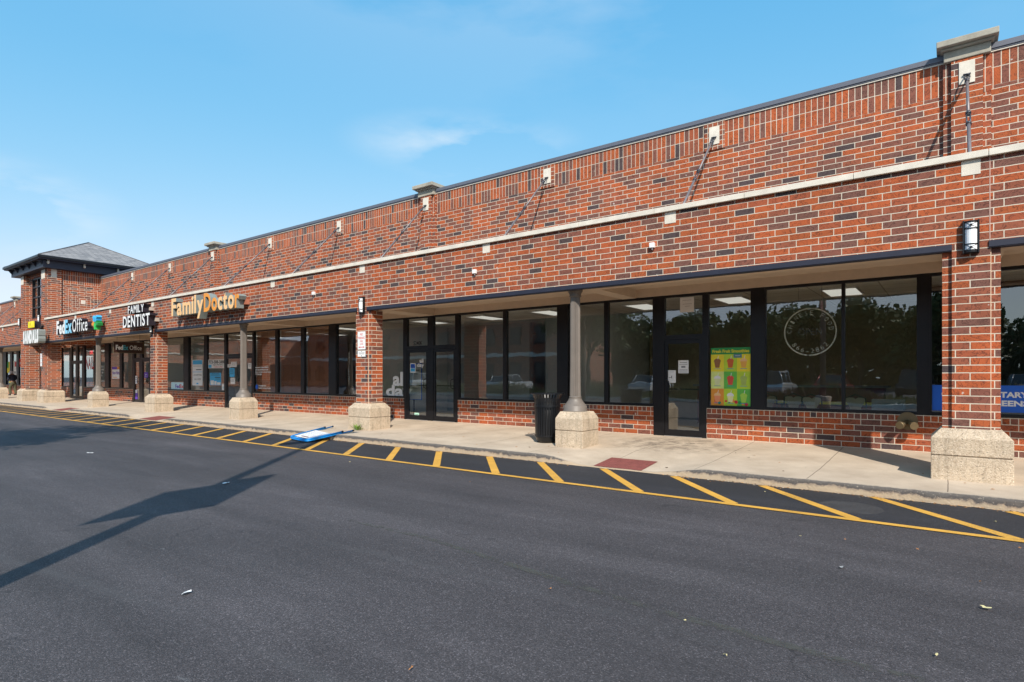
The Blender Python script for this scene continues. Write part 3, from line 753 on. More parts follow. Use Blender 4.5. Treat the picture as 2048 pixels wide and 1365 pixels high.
M['fill_troffer'] = plain('ceiling_panel_added_glow', (.8, .8, .78), .5, emit=(1, .96, .88, .5))  # soft glow added to the ceiling panels to brighten the shop interiors
unit_names = {-4: 'restaurant', -11: 'empty unit with double doors', -22: 'doctor\'s unit', -33: 'print shop'}
for c, xs_ in ((-4, (-6.2, -4.0, -1.8)), (-11, (-13.6, -11.2, -8.9)), (-22, (-27.5, -24.5, -21.0, -18.0, -15.9)), (-33, (-36.5, -33.5, -30.6))):
    for x in xs_:
        for y in (4.0, 5.6) if c != -4 else (4.2, 6.2):
            if c in (-4, -11) and y > 5: continue
            if c == -4: nm = 'pale ceiling panel with added glow inside the restaurant unit'
            else: nm = 'pale ceiling panel with added glow inside the ' + unit_names[c]
            tt = empty('ceiling_glow_panel', (x, y, 3.1), nm, 'ceiling light', nm.replace('panel', 'panels'))
            g = MB(); g.box(x - .3, x + .3, y - .6, y + .6, 3.13, 3.158); g.build('diffuser', M['fill_troffer'], tt)
            g = MB()
            for q in ((x - .34, x - .3, y - .64, y + .64), (x + .3, x + .34, y - .64, y + .64), (x - .3, x + .3, y - .64, y - .6), (x - .3, x + .3, y + .6, y + .64)): g.box(*q, 3.12, 3.16)
            g.build('rim', M['white'], tt)

# ------------------------------------------------------------------ corner tower and the wing beyond
T = empty('corner_tower', (-39.2, 2.4, 0), 'square brick corner tower with grey hipped roof and dark bracketed eaves', 'building')
for c, hw in ((-40.72, .38), (-37.22, .42)):
    g = MB(); g.box(c - hw, c + hw, .05, .66, .66, 6.84, 0); g.box(c - hw + .1, c + hw - .1, 0, .05, .66, 6.84, 0)
    o = g.build('tower_pier', M['pierbrick'], T)
    b = MB(); X0, X1, Y0, Y1 = c - hw - .15, c + hw - .05 + .1, -.11, .80; i = .12
    b.box(X0, X1, Y0, Y1, -.03, .318); b.box(X0 + .012, X1 - .012, Y0 + .012, Y1 - .012, .318, .332)
    b.frustum((X0, X1, Y0, Y1), .332, (X0, X1, Y0, Y1), .555, caps=(True, False)); b.frustum((X0, X1, Y0, Y1), .555, (X0 + i, X1 - i, Y0 + i, Y1 - i), .68, caps=(False, True))
    b.build('pier_base', M['aggregate'], o, bevel=.012)
    g = MB(); g.box(c - hw + .15, c + hw - .15, -.012, .0, 6.35, 6.8); g.build('stone_block', M['stone'], o)
g = MB(); g.box(-36.81, -36.79, .22, .45, 6.42, 6.83); g.build('stone_block', M['stone'], T)
wy = .22
g = MB(); g.box(-40.34, -39.95, wy, .6, 3.1, 6.84, 0); g.box(-38.15, -37.64, wy, .6, 3.1, 6.84, 0); g.box(-39.95, -38.15, wy, .6, 3.1, 4.45, 0); g.box(-39.95, -38.15, wy, .6, 6.62, 6.84, 0)
g.build('tower_front_wall', M['brick'], T)
g = MB(); g.box(-36.92, -36.86, .66, 2.66, 3.0, 6.2, 0); g.box(-36.92, -36.86, .66, 2.66, 6.2, 6.84, 1); g.box(-41.0, -36.92, 2.66, 2.9, 3, 6.84, 0); g.box(-41.10, -41.0, .3, 2.9, 3, 6.84, 0)
g.build('tower_side_wall', [M['brick'], M['soldier']], T)
g = MB(); yy0, zz0 = 1.62, 5.28
for s in (.18, .34, .50, .66):
    for a, b, c2, d in ((yy0 - s, yy0 + s, zz0 + s - .01, zz0 + s), (yy0 - s, yy0 + s, zz0 - s, zz0 - s + .01), (yy0 - s, yy0 - s + .01, zz0 - s, zz0 + s), (yy0 + s - .01, yy0 + s, zz0 - s, zz0 + s)):
        g.box(-36.86, -36.857, a, b, c2, d)
g.build('brick_medallion', M['stone'], T)
g = MB(); g.box(-36.86, -36.85, yy0 - .1, yy0 + .1, zz0 - .1, zz0 + .1); g.build('stone_block', M['stone'], T)
g = MB()
for x in (-39.95, -39.1, -38.22): g.box(x, x + .08, wy + .02, wy + .12, 4.45, 6.62)
for z in (4.45, 5.0, 5.55, 6.1, 6.55): g.box(-39.87, -38.22, wy + .03, wy + .11, z, z + .07)
o = g.build('window', M['black'], T); g = MB(); g.box(-39.9, -38.2, wy + .08, wy + .09, 4.5, 6.6); g.build('pane', M['glass'], o)
# eaves: soffit beam, gutter, brackets, roof
EX0, EX1, EY0, EY1 = -42.2, -36.2, -.45, 5.65
g = MB(); g.box(EX0 + .3, EX1 - .3, EY0 + .25, EY1 - .25, 6.84, 7.22); g.build('eave_beam', M['lintel'], T)
g = MB(); g.box(EX0, EX1, EY0, EY1, 7.22, 7.27); g.build('eave_soffit', M['lintel'], T)
g = MB(); g.box(EX0 - .06, EX1 + .06, EY0 - .06, EY1 + .06, 7.27, 7.40); g.build('gutter', M['black'], T, bevel=.02)
for i in range(6):
    x = EX0 + .45 + i * 1.02
    g = MB(); g.v += [(x - .05, EY0 + .06, 7.219), (x + .05, EY0 + .06, 7.219), (x - .05, EY0 + .249, 7.219), (x + .05, EY0 + .249, 7.219), (x - .05, EY0 + .249, 6.98), (x + .05, EY0 + .249, 6.98)]
    for f in ((0, 1, 3, 2), (0, 4, 5, 1), (2, 3, 5, 4), (0, 2, 4), (1, 5, 3)): g.face(list(f))
    g.build('bracket', M['lintel'], T)
for i in range(4):
    y = EY0 + .45 + i * 1.55
    g = MB(); g.lathe(EX1 - .24, y, [(.035, 7.03), (.06, 7.08), (.05, 7.18)], 12); g.box(EX1 - .3, EX1 - .2, y - .04, y + .04, 7.18, 7.219); g.build('eave_light', M['stone'], T)
ax, ay, az = -39.2, 2.6, 8.93
g = MB(); b = [(EX0, EY0, 7.41), (EX1, EY0, 7.41), (EX1, EY1, 7.41), (EX0, EY1, 7.41), (ax, ay, az)]
g.v += b
for f in ((0, 1, 4), (1, 2, 4), (2, 3, 4), (3, 0, 4), (3, 2, 1, 0)): g.face(list(f))
rf = g.build('roof', M['shingle'], T)
g = MB()
for q in b[:4]: g.tube([q, (ax, ay, az)], .035, 6)
g.build('hip_cap', plain('dark_hip_cap', (.10, .10, .11), .8), rf)
# wing beyond
WG = empty('far_wing', (-52, 1.5, 0), 'brick arcade wing beyond the corner tower, partly outside the frame', 'building')
wallbox(-62, -41.1, Yw, Yw + .3, 3.2, 6.63, 'upper_wall', WG)
g = MB(); g.box(-62, -41.12, Yw - .045, Yw + .38, 6.63, TOPZ); g.build('parapet_flashing', M['flash'], WG)
g = MB(); g.box(-62, -41.12, 0, .3, 3.13, 4.22); g.build('canopy_fascia', M['brick'], WG)
g = MB(); g.box(-62, -41.12, -.055, .38, 4.222, 4.31); g.build('coping_stone', M['stone'], WG)
g = MB(); g.box(-62, -41.12, -.018, .2, 3.045, 3.128); g.build('lintel', M['lintel'], WG)
g = MB(); g.box(-62, -41.12, .3, Yg - .1, 3.28, 3.34); g.box(-62, -41.12, Yg - .1, Yg + .12, 3.105, 3.34); g.build('soffit', M['stucco'], WG)
g = MB(); g.box(-62, -41.12, .3, Yw, 4.02, 4.12); g.build('canopy_roof', M['grey'], WG)
pilaster(-51.9, WG); tie_rod(-51.9, WG, True); tie_rod(-47.8, WG, False); tie_rod(-56.0, WG, False)
column(-46.0, WG)
for x in (-44.5, -52.0): 
    g = MB(); g.box(x - .1, x + .1, -.006, .02, 4.02, 4.216); g.build('stone_block', M['stone'], WG)
w_ = [gx(v) for v in (14, 21.5, 26, 34.5, 39, 52)]
window(-61, w_[0] - .9, -61.1, w_[0] - .5, WG); post(w_[0] - .5, w_[0], WG)
window(w_[0], w_[1], w_[0], (w_[1] + w_[2]) / 2, WG); window(w_[2], w_[3], (w_[1] + w_[2]) / 2, (w_[3] + w_[4]) / 2, WG); window(w_[4], w_[5], (w_[3] + w_[4]) / 2, w_[5] + .3, WG)
knee(-61.1, c_[0] - .4, WG)
g = MB(); g.box(w_[5] + .3, c_[0] - .4, Yg, Yg + .2, .6, 3.105); g.build('infill_wall', M['brick'], WG)

# ------------------------------------------------------------------ wall lamps
def wall_lamp(x, zc, label):
    t = empty('wall_lamp', (x, 0, zc), label, 'wall lamp', 'black framed lamps on the brick piers')
    h, w = .215, .088
    g = MB(); g.box(x - w, x + w, -.035, -.001, zc - h, zc + h)
    g.box(x - w, x - w + .018, -.075, -.035, zc - h, zc + h); g.box(x + w - .018, x + w, -.075, -.035, zc - h, zc + h)
    g.build('back_plate', M['trash'], t, bevel=.004)
    g = MB(); n = 10; X = w - .02; pts = [(x + X * math.cos(math.pi * k / n) * -1, -.036 - .075 * math.sin(math.pi * k / n)) for k in range(n + 1)]
    for k in range(n):
        (a, b), (c, d) = pts[k], pts[k + 1]; g.quad((a, b, zc - h + .03), (c, d, zc - h + .03), (c, d, zc + h - .03), (a, b, zc + h - .03)); g.sm[-1] = True
    g.build('diffuser', M['lampglass'], t)
    for z0, z1 in ((zc + h - .035, zc + h - .015), (zc + .095, zc + .108), (zc - .108, zc - .095), (zc - h + .005, zc - h + .04)):
        g = MB()
        for k in range(n):
            (a, b), (c, d) = pts[k], pts[k + 1]; s = 1.06
            A_ = (x + (a - x) * s, b * s); C_ = (x + (c - x) * s, d * s)
            g.quad((A_[0], A_[1], z0), (C_[0], C_[1], z0), (C_[0], C_[1], z1), (A_[0], A_[1], z1)); g.quad((A_[0], A_[1], z1), (C_[0], C_[1], z1), (x, -.03, z1), (x, -.03, z1)); g.quad((A_[0], A_[1], z0), (C_[0], C_[1], z0), (x, -.03, z0), (x, -.03, z0))
        g.build('guard', M['trash'], t)
    for s in (1, -1):
        g = MB(); zm = zc + s * .145
        for q in (1, -1): g.tube([(x - .06, -.085, zm - q * .035), (x, -.122, zm), (x + .06, -.085, zm + q * .035)], .003, 4)
        g.box(x - .011, x + .011, -.128, -.115, zm - .011, zm + .011); g.build('cross_bracket', M['trash'], t)
wall_lamp(.22, 3.20, 'black framed lamp on the nearest brick pier at the right')
wall_lamp(-12.06, 3.18, 'black framed lamp above the no parking sign')
wall_lamp(-24.40, 3.22, 'black framed lamp just right of the white two-line dentist lettering')
wall_lamp(P(80.5, 638, Y=0).x, P(80.5, 638, Y=0).z, 'lamp on the right pier of the corner tower, beside the tall window')
wall_lamp(P(41, 645, Y=0).x, P(41, 645, Y=0).z, 'leftmost lamp, on the left pier of the corner tower')

# ------------------------------------------------------------------ shop signs
def px(x, Y): return P(x, 700, Y=Y).x
t = empty('shop_sign', (-32, 0, 3.3), 'white and pale blue raised letters FedEx Office on the brick canopy', 'shop sign', 'raised letter signs on the brick canopy')
yf = -.36
letter_row('FedEx', px(113, yf), px(143.6, yf), 3.36, .56, yf, .24, t, [M['white']] * 3 + [M['paleblue']] * 2, M['letterblack'], .045, .035)
letter_row('Office', px(144.6, yf), px(174.6, yf), 3.36, .56, yf, .24, t, M['white'], M['letterblack'], .008, .10)
g = MB(); g.box(-34.0, px(176, -.1), -.12, -.001, 3.50, 3.66); g.build('raceway', M['letterblack'], t)
def arrow(cx_, cz, ang, size, y0, y1, mat, par):
    pts = [(-.5, -.22), (.0, -.22), (.0, -.5), (.55, 0), (.0, .5), (.0, .22), (-.5, .22)]
    c, s = math.cos(ang), math.sin(ang); g = MB(); n = len(pts)
    for y in (y0, y1):
        for (a, b) in pts: g.v.append((cx_ + size * (a * c - b * s), y, cz + size * (a * s + b * c)))
    g.face(list(range(n))); g.face(list(range(n, 2 * n))[::-1])
    for i in range(n): j = (i + 1) % n; g.face([i, j, n + j, n + i])
    g.build('arrow', mat, par)
lc = px(189, yf); 
t = empty('logo_sign', (lc, 0, 3.66), 'cluster of blue, green and orange block arrows beside the white office lettering', 'logo sign')
g = MB(); g.box(lc - .1, px(201, -.06), -.16, -.001, 3.5, 3.7); g.build('raceway', M['brick'], t)
for ang, mat in ((R(126), M['skyblue']), (R(54), M['skyblue']), (R(-18), M['dkgreen']), (R(-90), M['green']), (R(198), M['orange'])):
    arrow(lc + .20 * math.cos(ang), 3.66 + .17 * math.sin(ang), ang + math.pi, .28, yf, -.16, mat, t)
t = empty('shop_sign', (-25.3, 0, 3.3), 'white raised letters FAMILY over DENTIST on black returns', 'shop sign', 'raised letter signs on the brick canopy')
letter_row('FAMILY', px(255.8, yf), px(287.5, yf), 3.80, .28, yf, .26, t, M['white'], M['letterblack'], .02, .12)
letter_row('DENTIST', px(245.8, yf), px(299.3, yf), 3.28, .42, yf, .26, t, M['white'], M['letterblack'], .025, .12)
g = MB(); g.box(-25.9, px(301, -.12), -.14, -.001, 3.86, 3.98); g.box(-26.3, px(312, -.12), -.14, -.001, 3.42, 3.56); g.build('raceway', plain('pale_raceway', (.50, .42, .36), .6), t)
t = empty('shop_sign', (-20, 0, 3.4), 'orange and cream raised letters Family Doctor with pale grey sides', 'shop sign', 'raised letter signs on the brick canopy')
letter_row('Family', px(342.8, yf), px(406.5, yf), 3.50, .56, yf, .24, t, [M['cream']] * 6, M['lettergrey'], .03, .07)
letter_row('Doctor', px(407.5, yf), px(478.3, yf), 3.50, .56, yf, .24, t, [M['orange'], M['orange'], M['cream'], M['cream'], M['cream'], M['orange']], M['lettergrey'], .03, .07)
g = MB(); g.box(-22.1, px(493, -.1), -.13, -.001, 3.60, 3.76); g.build('raceway', plain('brick_coloured_raceway', (.42, .15, .09), .6), t)
t = empty('shop_sign', (-38, 0, 3.8), 'small yellow letters LYNN on a black box on the corner tower', 'shop sign')
g = MB(); g.box(px(55, -.45), px(67, -.45), -.44, -.15, 3.80, 4.14); g.build('sign_box', M['letterblack'], t)
letter_row('LYNN', px(56, -.5), px(66.2, -.5), 3.83, .28, -.5, .055, t, M['yellowp'], M['yellowp'], .04, .03)
g = MB(); g.box(px(60, -.2), px(74, 0), -.15, .22, 3.9, 4.05); g.build('raceway', M['grey'], t)
t = empty('shop_sign', (-38.2, 0, 3.1), 'large white letters SANDALS on the corner tower, below the yellow sign', 'shop sign')
letter_row('SANDALS', px(46, -.5), px(76.5, -.5), 3.08, .54, -.5, .3, t, M['white'], M['lettergrey'], .075, .03)
g = MB(); g.box(-39.6, -37.7, -.2, .22, 3.0, 3.12); g.build('raceway', M['letterblack'], t)
# hanging board, square to the front
X0 = -29.2
t = empty('hanging_sign', (X0, .95, 2.39), 'dark brown board FedEx Office hanging under the canopy', 'hanging sign')
g = MB(); g.box(X0 - .03, X0 + .03, .36, 1.54, 2.39, 2.87); g.build('board', plain('dark_brown_board', (.035, .012, .008), .5), t, bevel=.004)
g = MB()
for a, b, c, d in ((.35, 1.55, 2.38, 2.395), (.35, 1.55, 2.865, 2.88), (.35, .365, 2.395, 2.865), (1.535, 1.55, 2.395, 2.865)): g.box(X0 - .034, X0 + .034, a, b, c, d)
g.build('rim', M['brass'], t)
for body, a, b, mi, off in (('Fed', .44, .72, M['white'], .04), ('Ex', .725, .93, plain('teal_print', (.03, .32, .42), .5), .04), ('Office', .98, 1.46, M['white'], .0)):
    g = MB(); text_into(g, body, a, b, 2.53, .19, 0, 0, off, xform=lambda p: (X0 + .032, p[0], p[2])); g.build('lettering', mi, t)
g = MB()
for y in (.5, 1.4): g.tube([(X0, y, 2.87), (X0, y, 3.28)], .006, 6)
g.build('hanger', M['black'], t)

# flat signs, papers and stickers
def paper(name, x0, x1, z0, z1, y, mat, label, cat, group=None, text=(), th=.004, extra=None):
    """text: (string, fx0, fx1, fz, cap, material, offset) with fractions of the sheet"""
    t = empty(name, ((x0 + x1) / 2, y, z0), label, cat, group)
    g = MB(); g.box(x0, x1, y, y + th, z0, z1); g.build('sheet', mat, t)
    w, h = x1 - x0, z1 - z0; by = {}
    for s, a, b, fz, cap, m, off in text:
        mb = by.setdefault(m.name, (MB(), m))[0]
        if s[0] == '#': mb.box(x0 + a * w, x0 + b * w, y - .0015, y - .0005, z0 + fz * h, z0 + (fz + cap) * h)
        else: text_into(mb, s, x0 + a * w, x0 + b * w, z0 + fz * h, cap * h, y - .002, 0, off)
    for mb, m in by.values(): mb.build('print', m, t)
    return t
def pr(a, b, c, d, Y):  # pixel rectangle on the plane y = Y
    p = P(a, (b + d) / 2, Y=Y); q = P(c, (b + d) / 2, Y=Y); m_ = (a + c) / 2
    return p.x, q.x, P(m_, d, Y=Y).z, P(m_, b, Y=Y).z
yo = Yg - .012; yi = Yg - .0085
ink, red_, wh = M['ink'], M['red'], M['white']
paper('parking_sign', -12.256, -11.952, 2.055, 2.515, -.012, M['white'], 'white sign NO PARKING FIRE LANE with red double arrow on brick pier', 'sign', None,
      [('NO', .34, .66, .78, .13, red_, .01), ('PARKING', .1, .9, .58, .13, red_, .01), ('FIRE', .32, .68, .41, .10, red_, .0), ('LANE', .3, .7, .26, .10, red_, .0), ('#', .25, .75, .115, .03, red_, 0), ('<', .12, .3, .07, .11, red_, .03), ('>', .7, .88, .07, .11, red_, .03)])
paper('tow_sign', -12.256, -11.952, 1.87, 2.02, -.012, M['white'], 'small white plate with black marks, under the no parking sign', 'sign', None, [('#', .12, .88, .62, .05, ink, 0), ('#', .2, .8, .45, .04, ink, 0), ('#', .46, .54, .08, .14, ink, 0), ('#', .46, .54, .85, .1, ink, 0)])
r = pr(81.3, 707.5, 85, 733, -.012)
paper('fire_lane_sign', r[0], r[1], r[2], r[3], -.03, M['white'], 'narrow white sign with a red line on the right tower pier', 'sign', None, [('#', .2, .8, .8, .03, red_, 0), ('#', .2, .8, .6, .03, red_, 0), ('#', .25, .75, .25, .04, red_, 0)])
paper('house_number', *pr(826.5, 681.5, 845.5, 690.8, yo), yo, M['glass'] if False else plain('clear_film', (.03, .03, .03), .3), 'black street number 5240K on the transom over the left glass door', 'number', None, [('5240K', .04, .96, .12, .76, M['silver'], .03)]) if False else None
t = empty('house_number', P(836, 690, Y=yo), 'street number 5240K on the transom above the glass door', 'number')
g = MB(); a = pr(827, 683, 844.7, 690.3, yo); text_into(g, '5240K', a[0], a[1], a[2], a[3] - a[2], yo, 0, .02); g.build('digits', ink, t)
def glass_text(name, label, items, Y, cat='window lettering', mat=None):
    r0 = items[0]; t = empty(name, P(r0[1], r0[4], Y=Y), label, cat)
    g = MB()
    for body, x0, y0, x1, y1, off in items:
        a = pr(x0, y0, x1, y1, Y); text_into(g, body, a[0], a[1], a[2], a[3] - a[2], Y, 0, off)
    g.build('lettering', mat or wh, t)
glass_text('window_lettering', 'large white rounded letters all day low on the window beside the brick pier', [('all', 785.5, 745.5, 813, 771, .035), ('day', 772, 771.5, 825, 792.5, .035)], yi)
glass_text('door_lettering', 'small white letters all day on the upper part of the left glass door', [('all', 839, 718, 847, 725.5, .03), ('day', 834, 727, 848, 734, .03)], Yg - .02)
paper('notice', *pr(820.5, 727, 831, 746, Yg - .026), Yg - .026, wh, 'small blue and white notice on the left glass door', 'notice', None, [('#', .1, .9, .5, .42, M['blue'], 0), ('#', .1, .9, .12, .34, M['skyblue'], 0), ('#', .2, .8, .72, .04, wh, 0), ('#', .25, .75, .6, .04, wh, 0)])
paper('information_board', *pr(817.5, 727, 844, 800, Yg + .25), Yg + .25, M['blue'], 'tall notice board with dark blue border standing behind the glass door', 'board', None, [('#', .03, .93, .02, .96, plain('pale_board', (.55, .58, .6), .6), 0), ('#', .2, .8, .8, .02, ink, 0), ('#', .2, .7, .7, .015, ink, 0), ('#', .2, .8, .45, .012, ink, 0), ('#', .2, .75, .3, .012, ink, 0)])
paper('sticker', *pr(829, 826, 838, 831, Yg - .02), Yg - .022, plain('mint_sticker', (.5, .8, .65), .5), 'mint sticker at the foot of the left glass door', 'sticker', None, [('#', .1, .9, .3, .1, ink, 0)])
# payment kiosk behind the door
t = empty('scanner_stand', P(828, 835, Y=Yg + .4), 'black scanner on a pole behind the left glass door', 'stand')
g = MB(); q = P(828, 740, Y=Yg + .4); g.tube([(q.x, Yg + .4, .1), (q.x, Yg + .4, 1.1)], .022, 8); g.build('pole', M['black'], t)
g = MB(); g.box(q.x - .09, q.x + .09, Yg + .33, Yg + .45, 1.0, 1.5); g.box(q.x, q.x + .18, Yg + .32, Yg + .42, 1.15, 1.38); g.build('scanner', M['black'], t, bevel=.02)
# doctor's unit papers
lb = plain('pale_blue_paper', (.48, .72, .82), .6)
paper('window_poster', *pr(385, 720, 405, 771.6, yi), yi, wh, 'tall white and blue poster ACCEPTING ALL KIDS in the window left of the blue poster', 'poster', None,
      [('#', .04, .96, .82, .16, M['skyblue'], 0), ('#', .1, .9, .75, .01, ink, 0), ('#', .35, .9, .6, .03, ink, 0), ('#', .02, .98, .52, .015, M['skyblue'], 0), ('ACCEPTING', .1, .92, .38, .06, ink, 0), ('ALL KIDS', .18, .85, .22, .06, ink, 0), ('#', .4, .6, .05, .05, M['skyblue'], 0)])
paper('window_banner', *pr(416.5, 719.5, 450.5, 737, yi), yi, wh, 'white banner with phone number and NEW PATIENT WELCOME', 'banner', None,
      [('773-588-3888', .03, .98, .55, .34, ink, .02), ('NEW PATIENT', .3, .9, .31, .16, ink, 0), ('WELCOME', .35, .85, .07, .16, red_, 0), ('#', .02, .2, .06, .36, M['skyblue'], 0)])
paper('window_poster', *pr(420, 746, 442, 771, yi), yi, M['skyblue'], 'square bright blue poster low in the window under the phone banner', 'poster', None,
      [('#', .15, .85, .9, .04, ink, 0), ('#', .1, .9, .8, .03, ink, 0), ('#', .45, .95, .6, .06, ink, 0), ('#', .5, .95, .48, .04, ink, 0), ('#', .05, .35, .04, .35, wh, 0), ('#', .4, .6, .04, .28, wh, 0), ('#', .65, .95, .04, .2, wh, 0)])
paper('paper_sheet', *pr(443.7, 768, 449.3, 781, yi), yi, wh, 'small pale sheet at the bottom corner of the window beside the blue poster', 'sheet', None, [('#', .3, .7, .3, .3, lb, 0)])
dl = 'paper sheet taped to the dark doorway behind the fluted column'
for nm, rc, mt, lab in (('paper_sheet', (455, 728.7, 461.5, 735.5), wh, 'little white sheet at the left edge of the dark door behind the fluted column'),
                        ('paper_sheet', (462, 724, 473, 734.5), wh, 'topmost white sheet on the dark door behind the fluted column'),
                        ('paper_sheet', (459, 736.5, 469, 754.5), M['skyblue'], 'blue sheet on the dark door behind the fluted column'),
                        ('paper_sheet', (461, 756, 470, 768.5), wh, 'white sheet below the blue sheet on the dark door'),
                        ('paper_sheet', (495.7, 727, 502.8, 738), wh, 'white sheet on the door right of the fluted column')):
    paper(nm, *pr(*rc, Yg - .03), Yg - .03, mt, lab, 'sheet', None, [('#', .15, .85, .75, .05, ink, 0), ('#', .15, .8, .55, .04, ink, 0), ('#', .15, .85, .35, .04, ink, 0)])
paper('window_sign', *pr(342.5, 765, 368.5, 780, yi), yi, lb, 'pale blue sign FedEx at the bottom of the leftmost window by the brick pier', 'sign', None, [('Fed', .32, .66, .25, .45, M['purple'], .03), ('Ex', .67, .95, .25, .45, red_, .03)])
t = empty('window_lettering', P(511, 751, Y=yo), 'white lettering on the window over brown blinds, right of the fluted column', 'window lettering')
g = MB()
for i, (s, a, b) in enumerate((('#', 511, 537), ('#', 511, 536), ('Board Certified in Family Practice', 511, 542), ('773-588-3888', 511, 523))):
    q = pr(a, 733.5 + i * 4.7, b, 736.6 + i * 4.7, yo)
    if s == '#':
        x = q[0]
        while x < q[1]:
            w = rnd.uniform(.03, .07); g.box(x, min(x + w, q[1]), yo - .001, yo, q[2], q[3] - rnd.uniform(0, .02)); x += w + rnd.uniform(.01, .04)
    else: text_into(g, s, q[0], q[1], q[2], q[3] - q[2], yo, 0, .02)
for s, a, b, c in (('In Association with', 517, 531, 770), ('Swedish Covenant Hospital', 517, 541, 775)):
    q = pr(a, c, b, c + 3.2, yo); text_into(g, s, q[0], q[1], q[2], q[3] - q[2], yo, 0, .02)
g.build('lettering', wh, t)
g = MB(); q = pr(511, 770, 516, 778.5, yo); cxm, czm = (q[0] + q[1]) / 2, (q[2] + q[3]) / 2
g.v.append((cxm, yo, czm)); 
for k in range(20): g.v.append((cxm + .09 * math.cos(k * .314), yo, czm + .09 * math.sin(k * .314)))
for k in range(20): g.face([0, 1 + (k + 1) % 20, 1 + k])
g.build('emblem', M['blue'], t)
# print shop window posters
def P2(px_, Y): return P(px_, 700, Y=Y).x
paper('hiring_sign', *pr(224, 734, 241, 758, yi), yi, wh, 'white Now Hiring sign with purple and orange top in the print shop window', 'sign', None, [('#', .0, .6, .78, .22, M['purple'], 0), ('#', .6, 1, .78, .22, M['orange'], 0), ('Now Hiring', .06, .95, .38, .24, M['purple'], .03), ('#', .1, .6, .1, .05, M['orange'], 0)])
paper('door_sticker', *pr(270.5, 780, 275, 801, Yg - .03), Yg - .03, M['purple'], 'tall purple and white sticker low on the print shop door', 'sticker', None, [('#', .05, .95, .7, .28, wh, 0)])
paper('door_sticker', *pr(270.5, 752, 274.5, 768, Yg - .03), Yg - .03, wh, 'narrow white opening hours sticker on the print shop door, above the purple one', 'sticker', None, [('#', .2, .8, .2, .06, M['purple'], 0), ('#', .2, .8, .5, .06, M['purple'], 0), ('#', .2, .8, .75, .06, ink, 0)])
paper('door_sticker', *pr(288.3, 745, 296, 756, Yg - .03), Yg - .03, M['purple'], 'square purple sticker on the glass just left of the brick pier', 'sticker', None, [('#', .3, .7, .55, .1, wh, 0), ('#', .2, .6, .25, .1, wh, 0)])
t = empty('neon_sign', P(183, 708, Y=Yg + .1), 'small red glowing OPEN neon sign in the nail shop window', 'neon sign')
g = MB(); q = pr(179.5, 702, 187, 708.5, Yg + .1); text_into(g, 'OPEN', q[0], q[1], q[2], q[3] - q[2], Yg + .1, 0, .02); g.build('tube', M['boltred'], t)
glass_text('window_lettering', 'big red letters NAILS on the nail shop window', [('NAILS', 171.5, 715, 190.5, 738, .03)], Yg - .012, mat=red_)
glass_text('window_lettering', 'column of small white price lettering on the glass right of the farthest round column', [('PEDICURE', 201.5, 732, 207, 735, .02), ('MANICURE', 201.5, 738, 208, 741, .02), ('WAXING', 201.5, 744, 206.5, 747, .02), ('GEL', 201.5, 750, 205, 753, .02), ('ACRYLIC', 201.5, 761, 209, 764, .02)], Yg - .012)
# far wing window posters
paper('window_poster', *pr(14.2, 724, 21.3, 746, yi), yi, M['yellowp'], 'yellow and green poster in the window behind the hooded person', 'poster', None, [('#', .0, .45, .45, .55, M['dkgreen'], 0)])
paper('window_poster', *pr(39, 718, 41.8, 734, yo), yo, M['red'], 'dark red poster strip at the edge of the tower pier', 'poster', None, [('#', .3, .8, .3, .3, wh, 0)])
paper('window_poster', *pr(27, 722, 33.5, 769, yi), yi, wh, 'tall white poster with red arrow shape in the far window', 'poster', None, [('#', .4, 1, .75, .2, red_, 0), ('#', .2, .7, .45, .1, M['grey'], 0)])

# smoothie poster
r = pr(1422, 695.5, 1501, 812.5, yo); x0, x1, z0, z1 = r; w, h = x1 - x0, z1 - z0
t = empty('smoothie_poster', ((x0 + x1) / 2, yo, z0), 'colourful Fresh Fruit Smoothies poster with nine drinks on the window', 'poster')
g = MB(); g.box(x0, x1, yo, yo + .003, z0, z1); g.build('sheet', M['yellowp'], t)
g = MB(); g.box(x0, x1, yo - .001, yo - .0002, z1 - .115 * h, z1); g.build('title_band', M['dkgreen'], t)
g = MB(); text_into(g, 'Fresh Fruit Smoothies', x0 + .04 * w, x1 - .03 * w, z1 - .085 * h, .05 * h, yo - .002, 0, .03); g.build('title', M['yellowp'], t)
cells = MB(); cm_ = [M['yellowp'], plain('lime_print', (.50, .70, .04), .5), plain('leaf_print', (.12, .50, .07), .5), M['orange'], plain('pale_lime', (.70, .80, .25), .5), M['tan']]
lay = [0, 1, 0, 4, 2, 1, 3, 1, 2]
for i in range(9):
    a, b = i % 3, i // 3; cells.box(x0 + a * w / 3 + .002, x0 + (a + 1) * w / 3, yo - .0012, yo - .0004, z1 - .115 * h - (b + 1) * h * .295, z1 - .115 * h - b * h * .295, lay[i])
cells.build('background_squares', cm_, t)
dc = [plain('coffee_drink', (.30, .13, .05), .5), plain('amber_drink', (.62, .13, .03), .5), plain('peach_drink', (.82, .42, .08), .5), plain('pale_drink', (.72, .76, .42), .5), plain('red_drink', (.66, .08, .05), .5),
      plain('kiwi_drink', (.40, .52, .12), .5), plain('coral_drink', (.85, .30, .14), .5), plain('lemon_drink', (.85, .82, .40), .5), plain('green_drink', (.38, .66, .08), .5)]
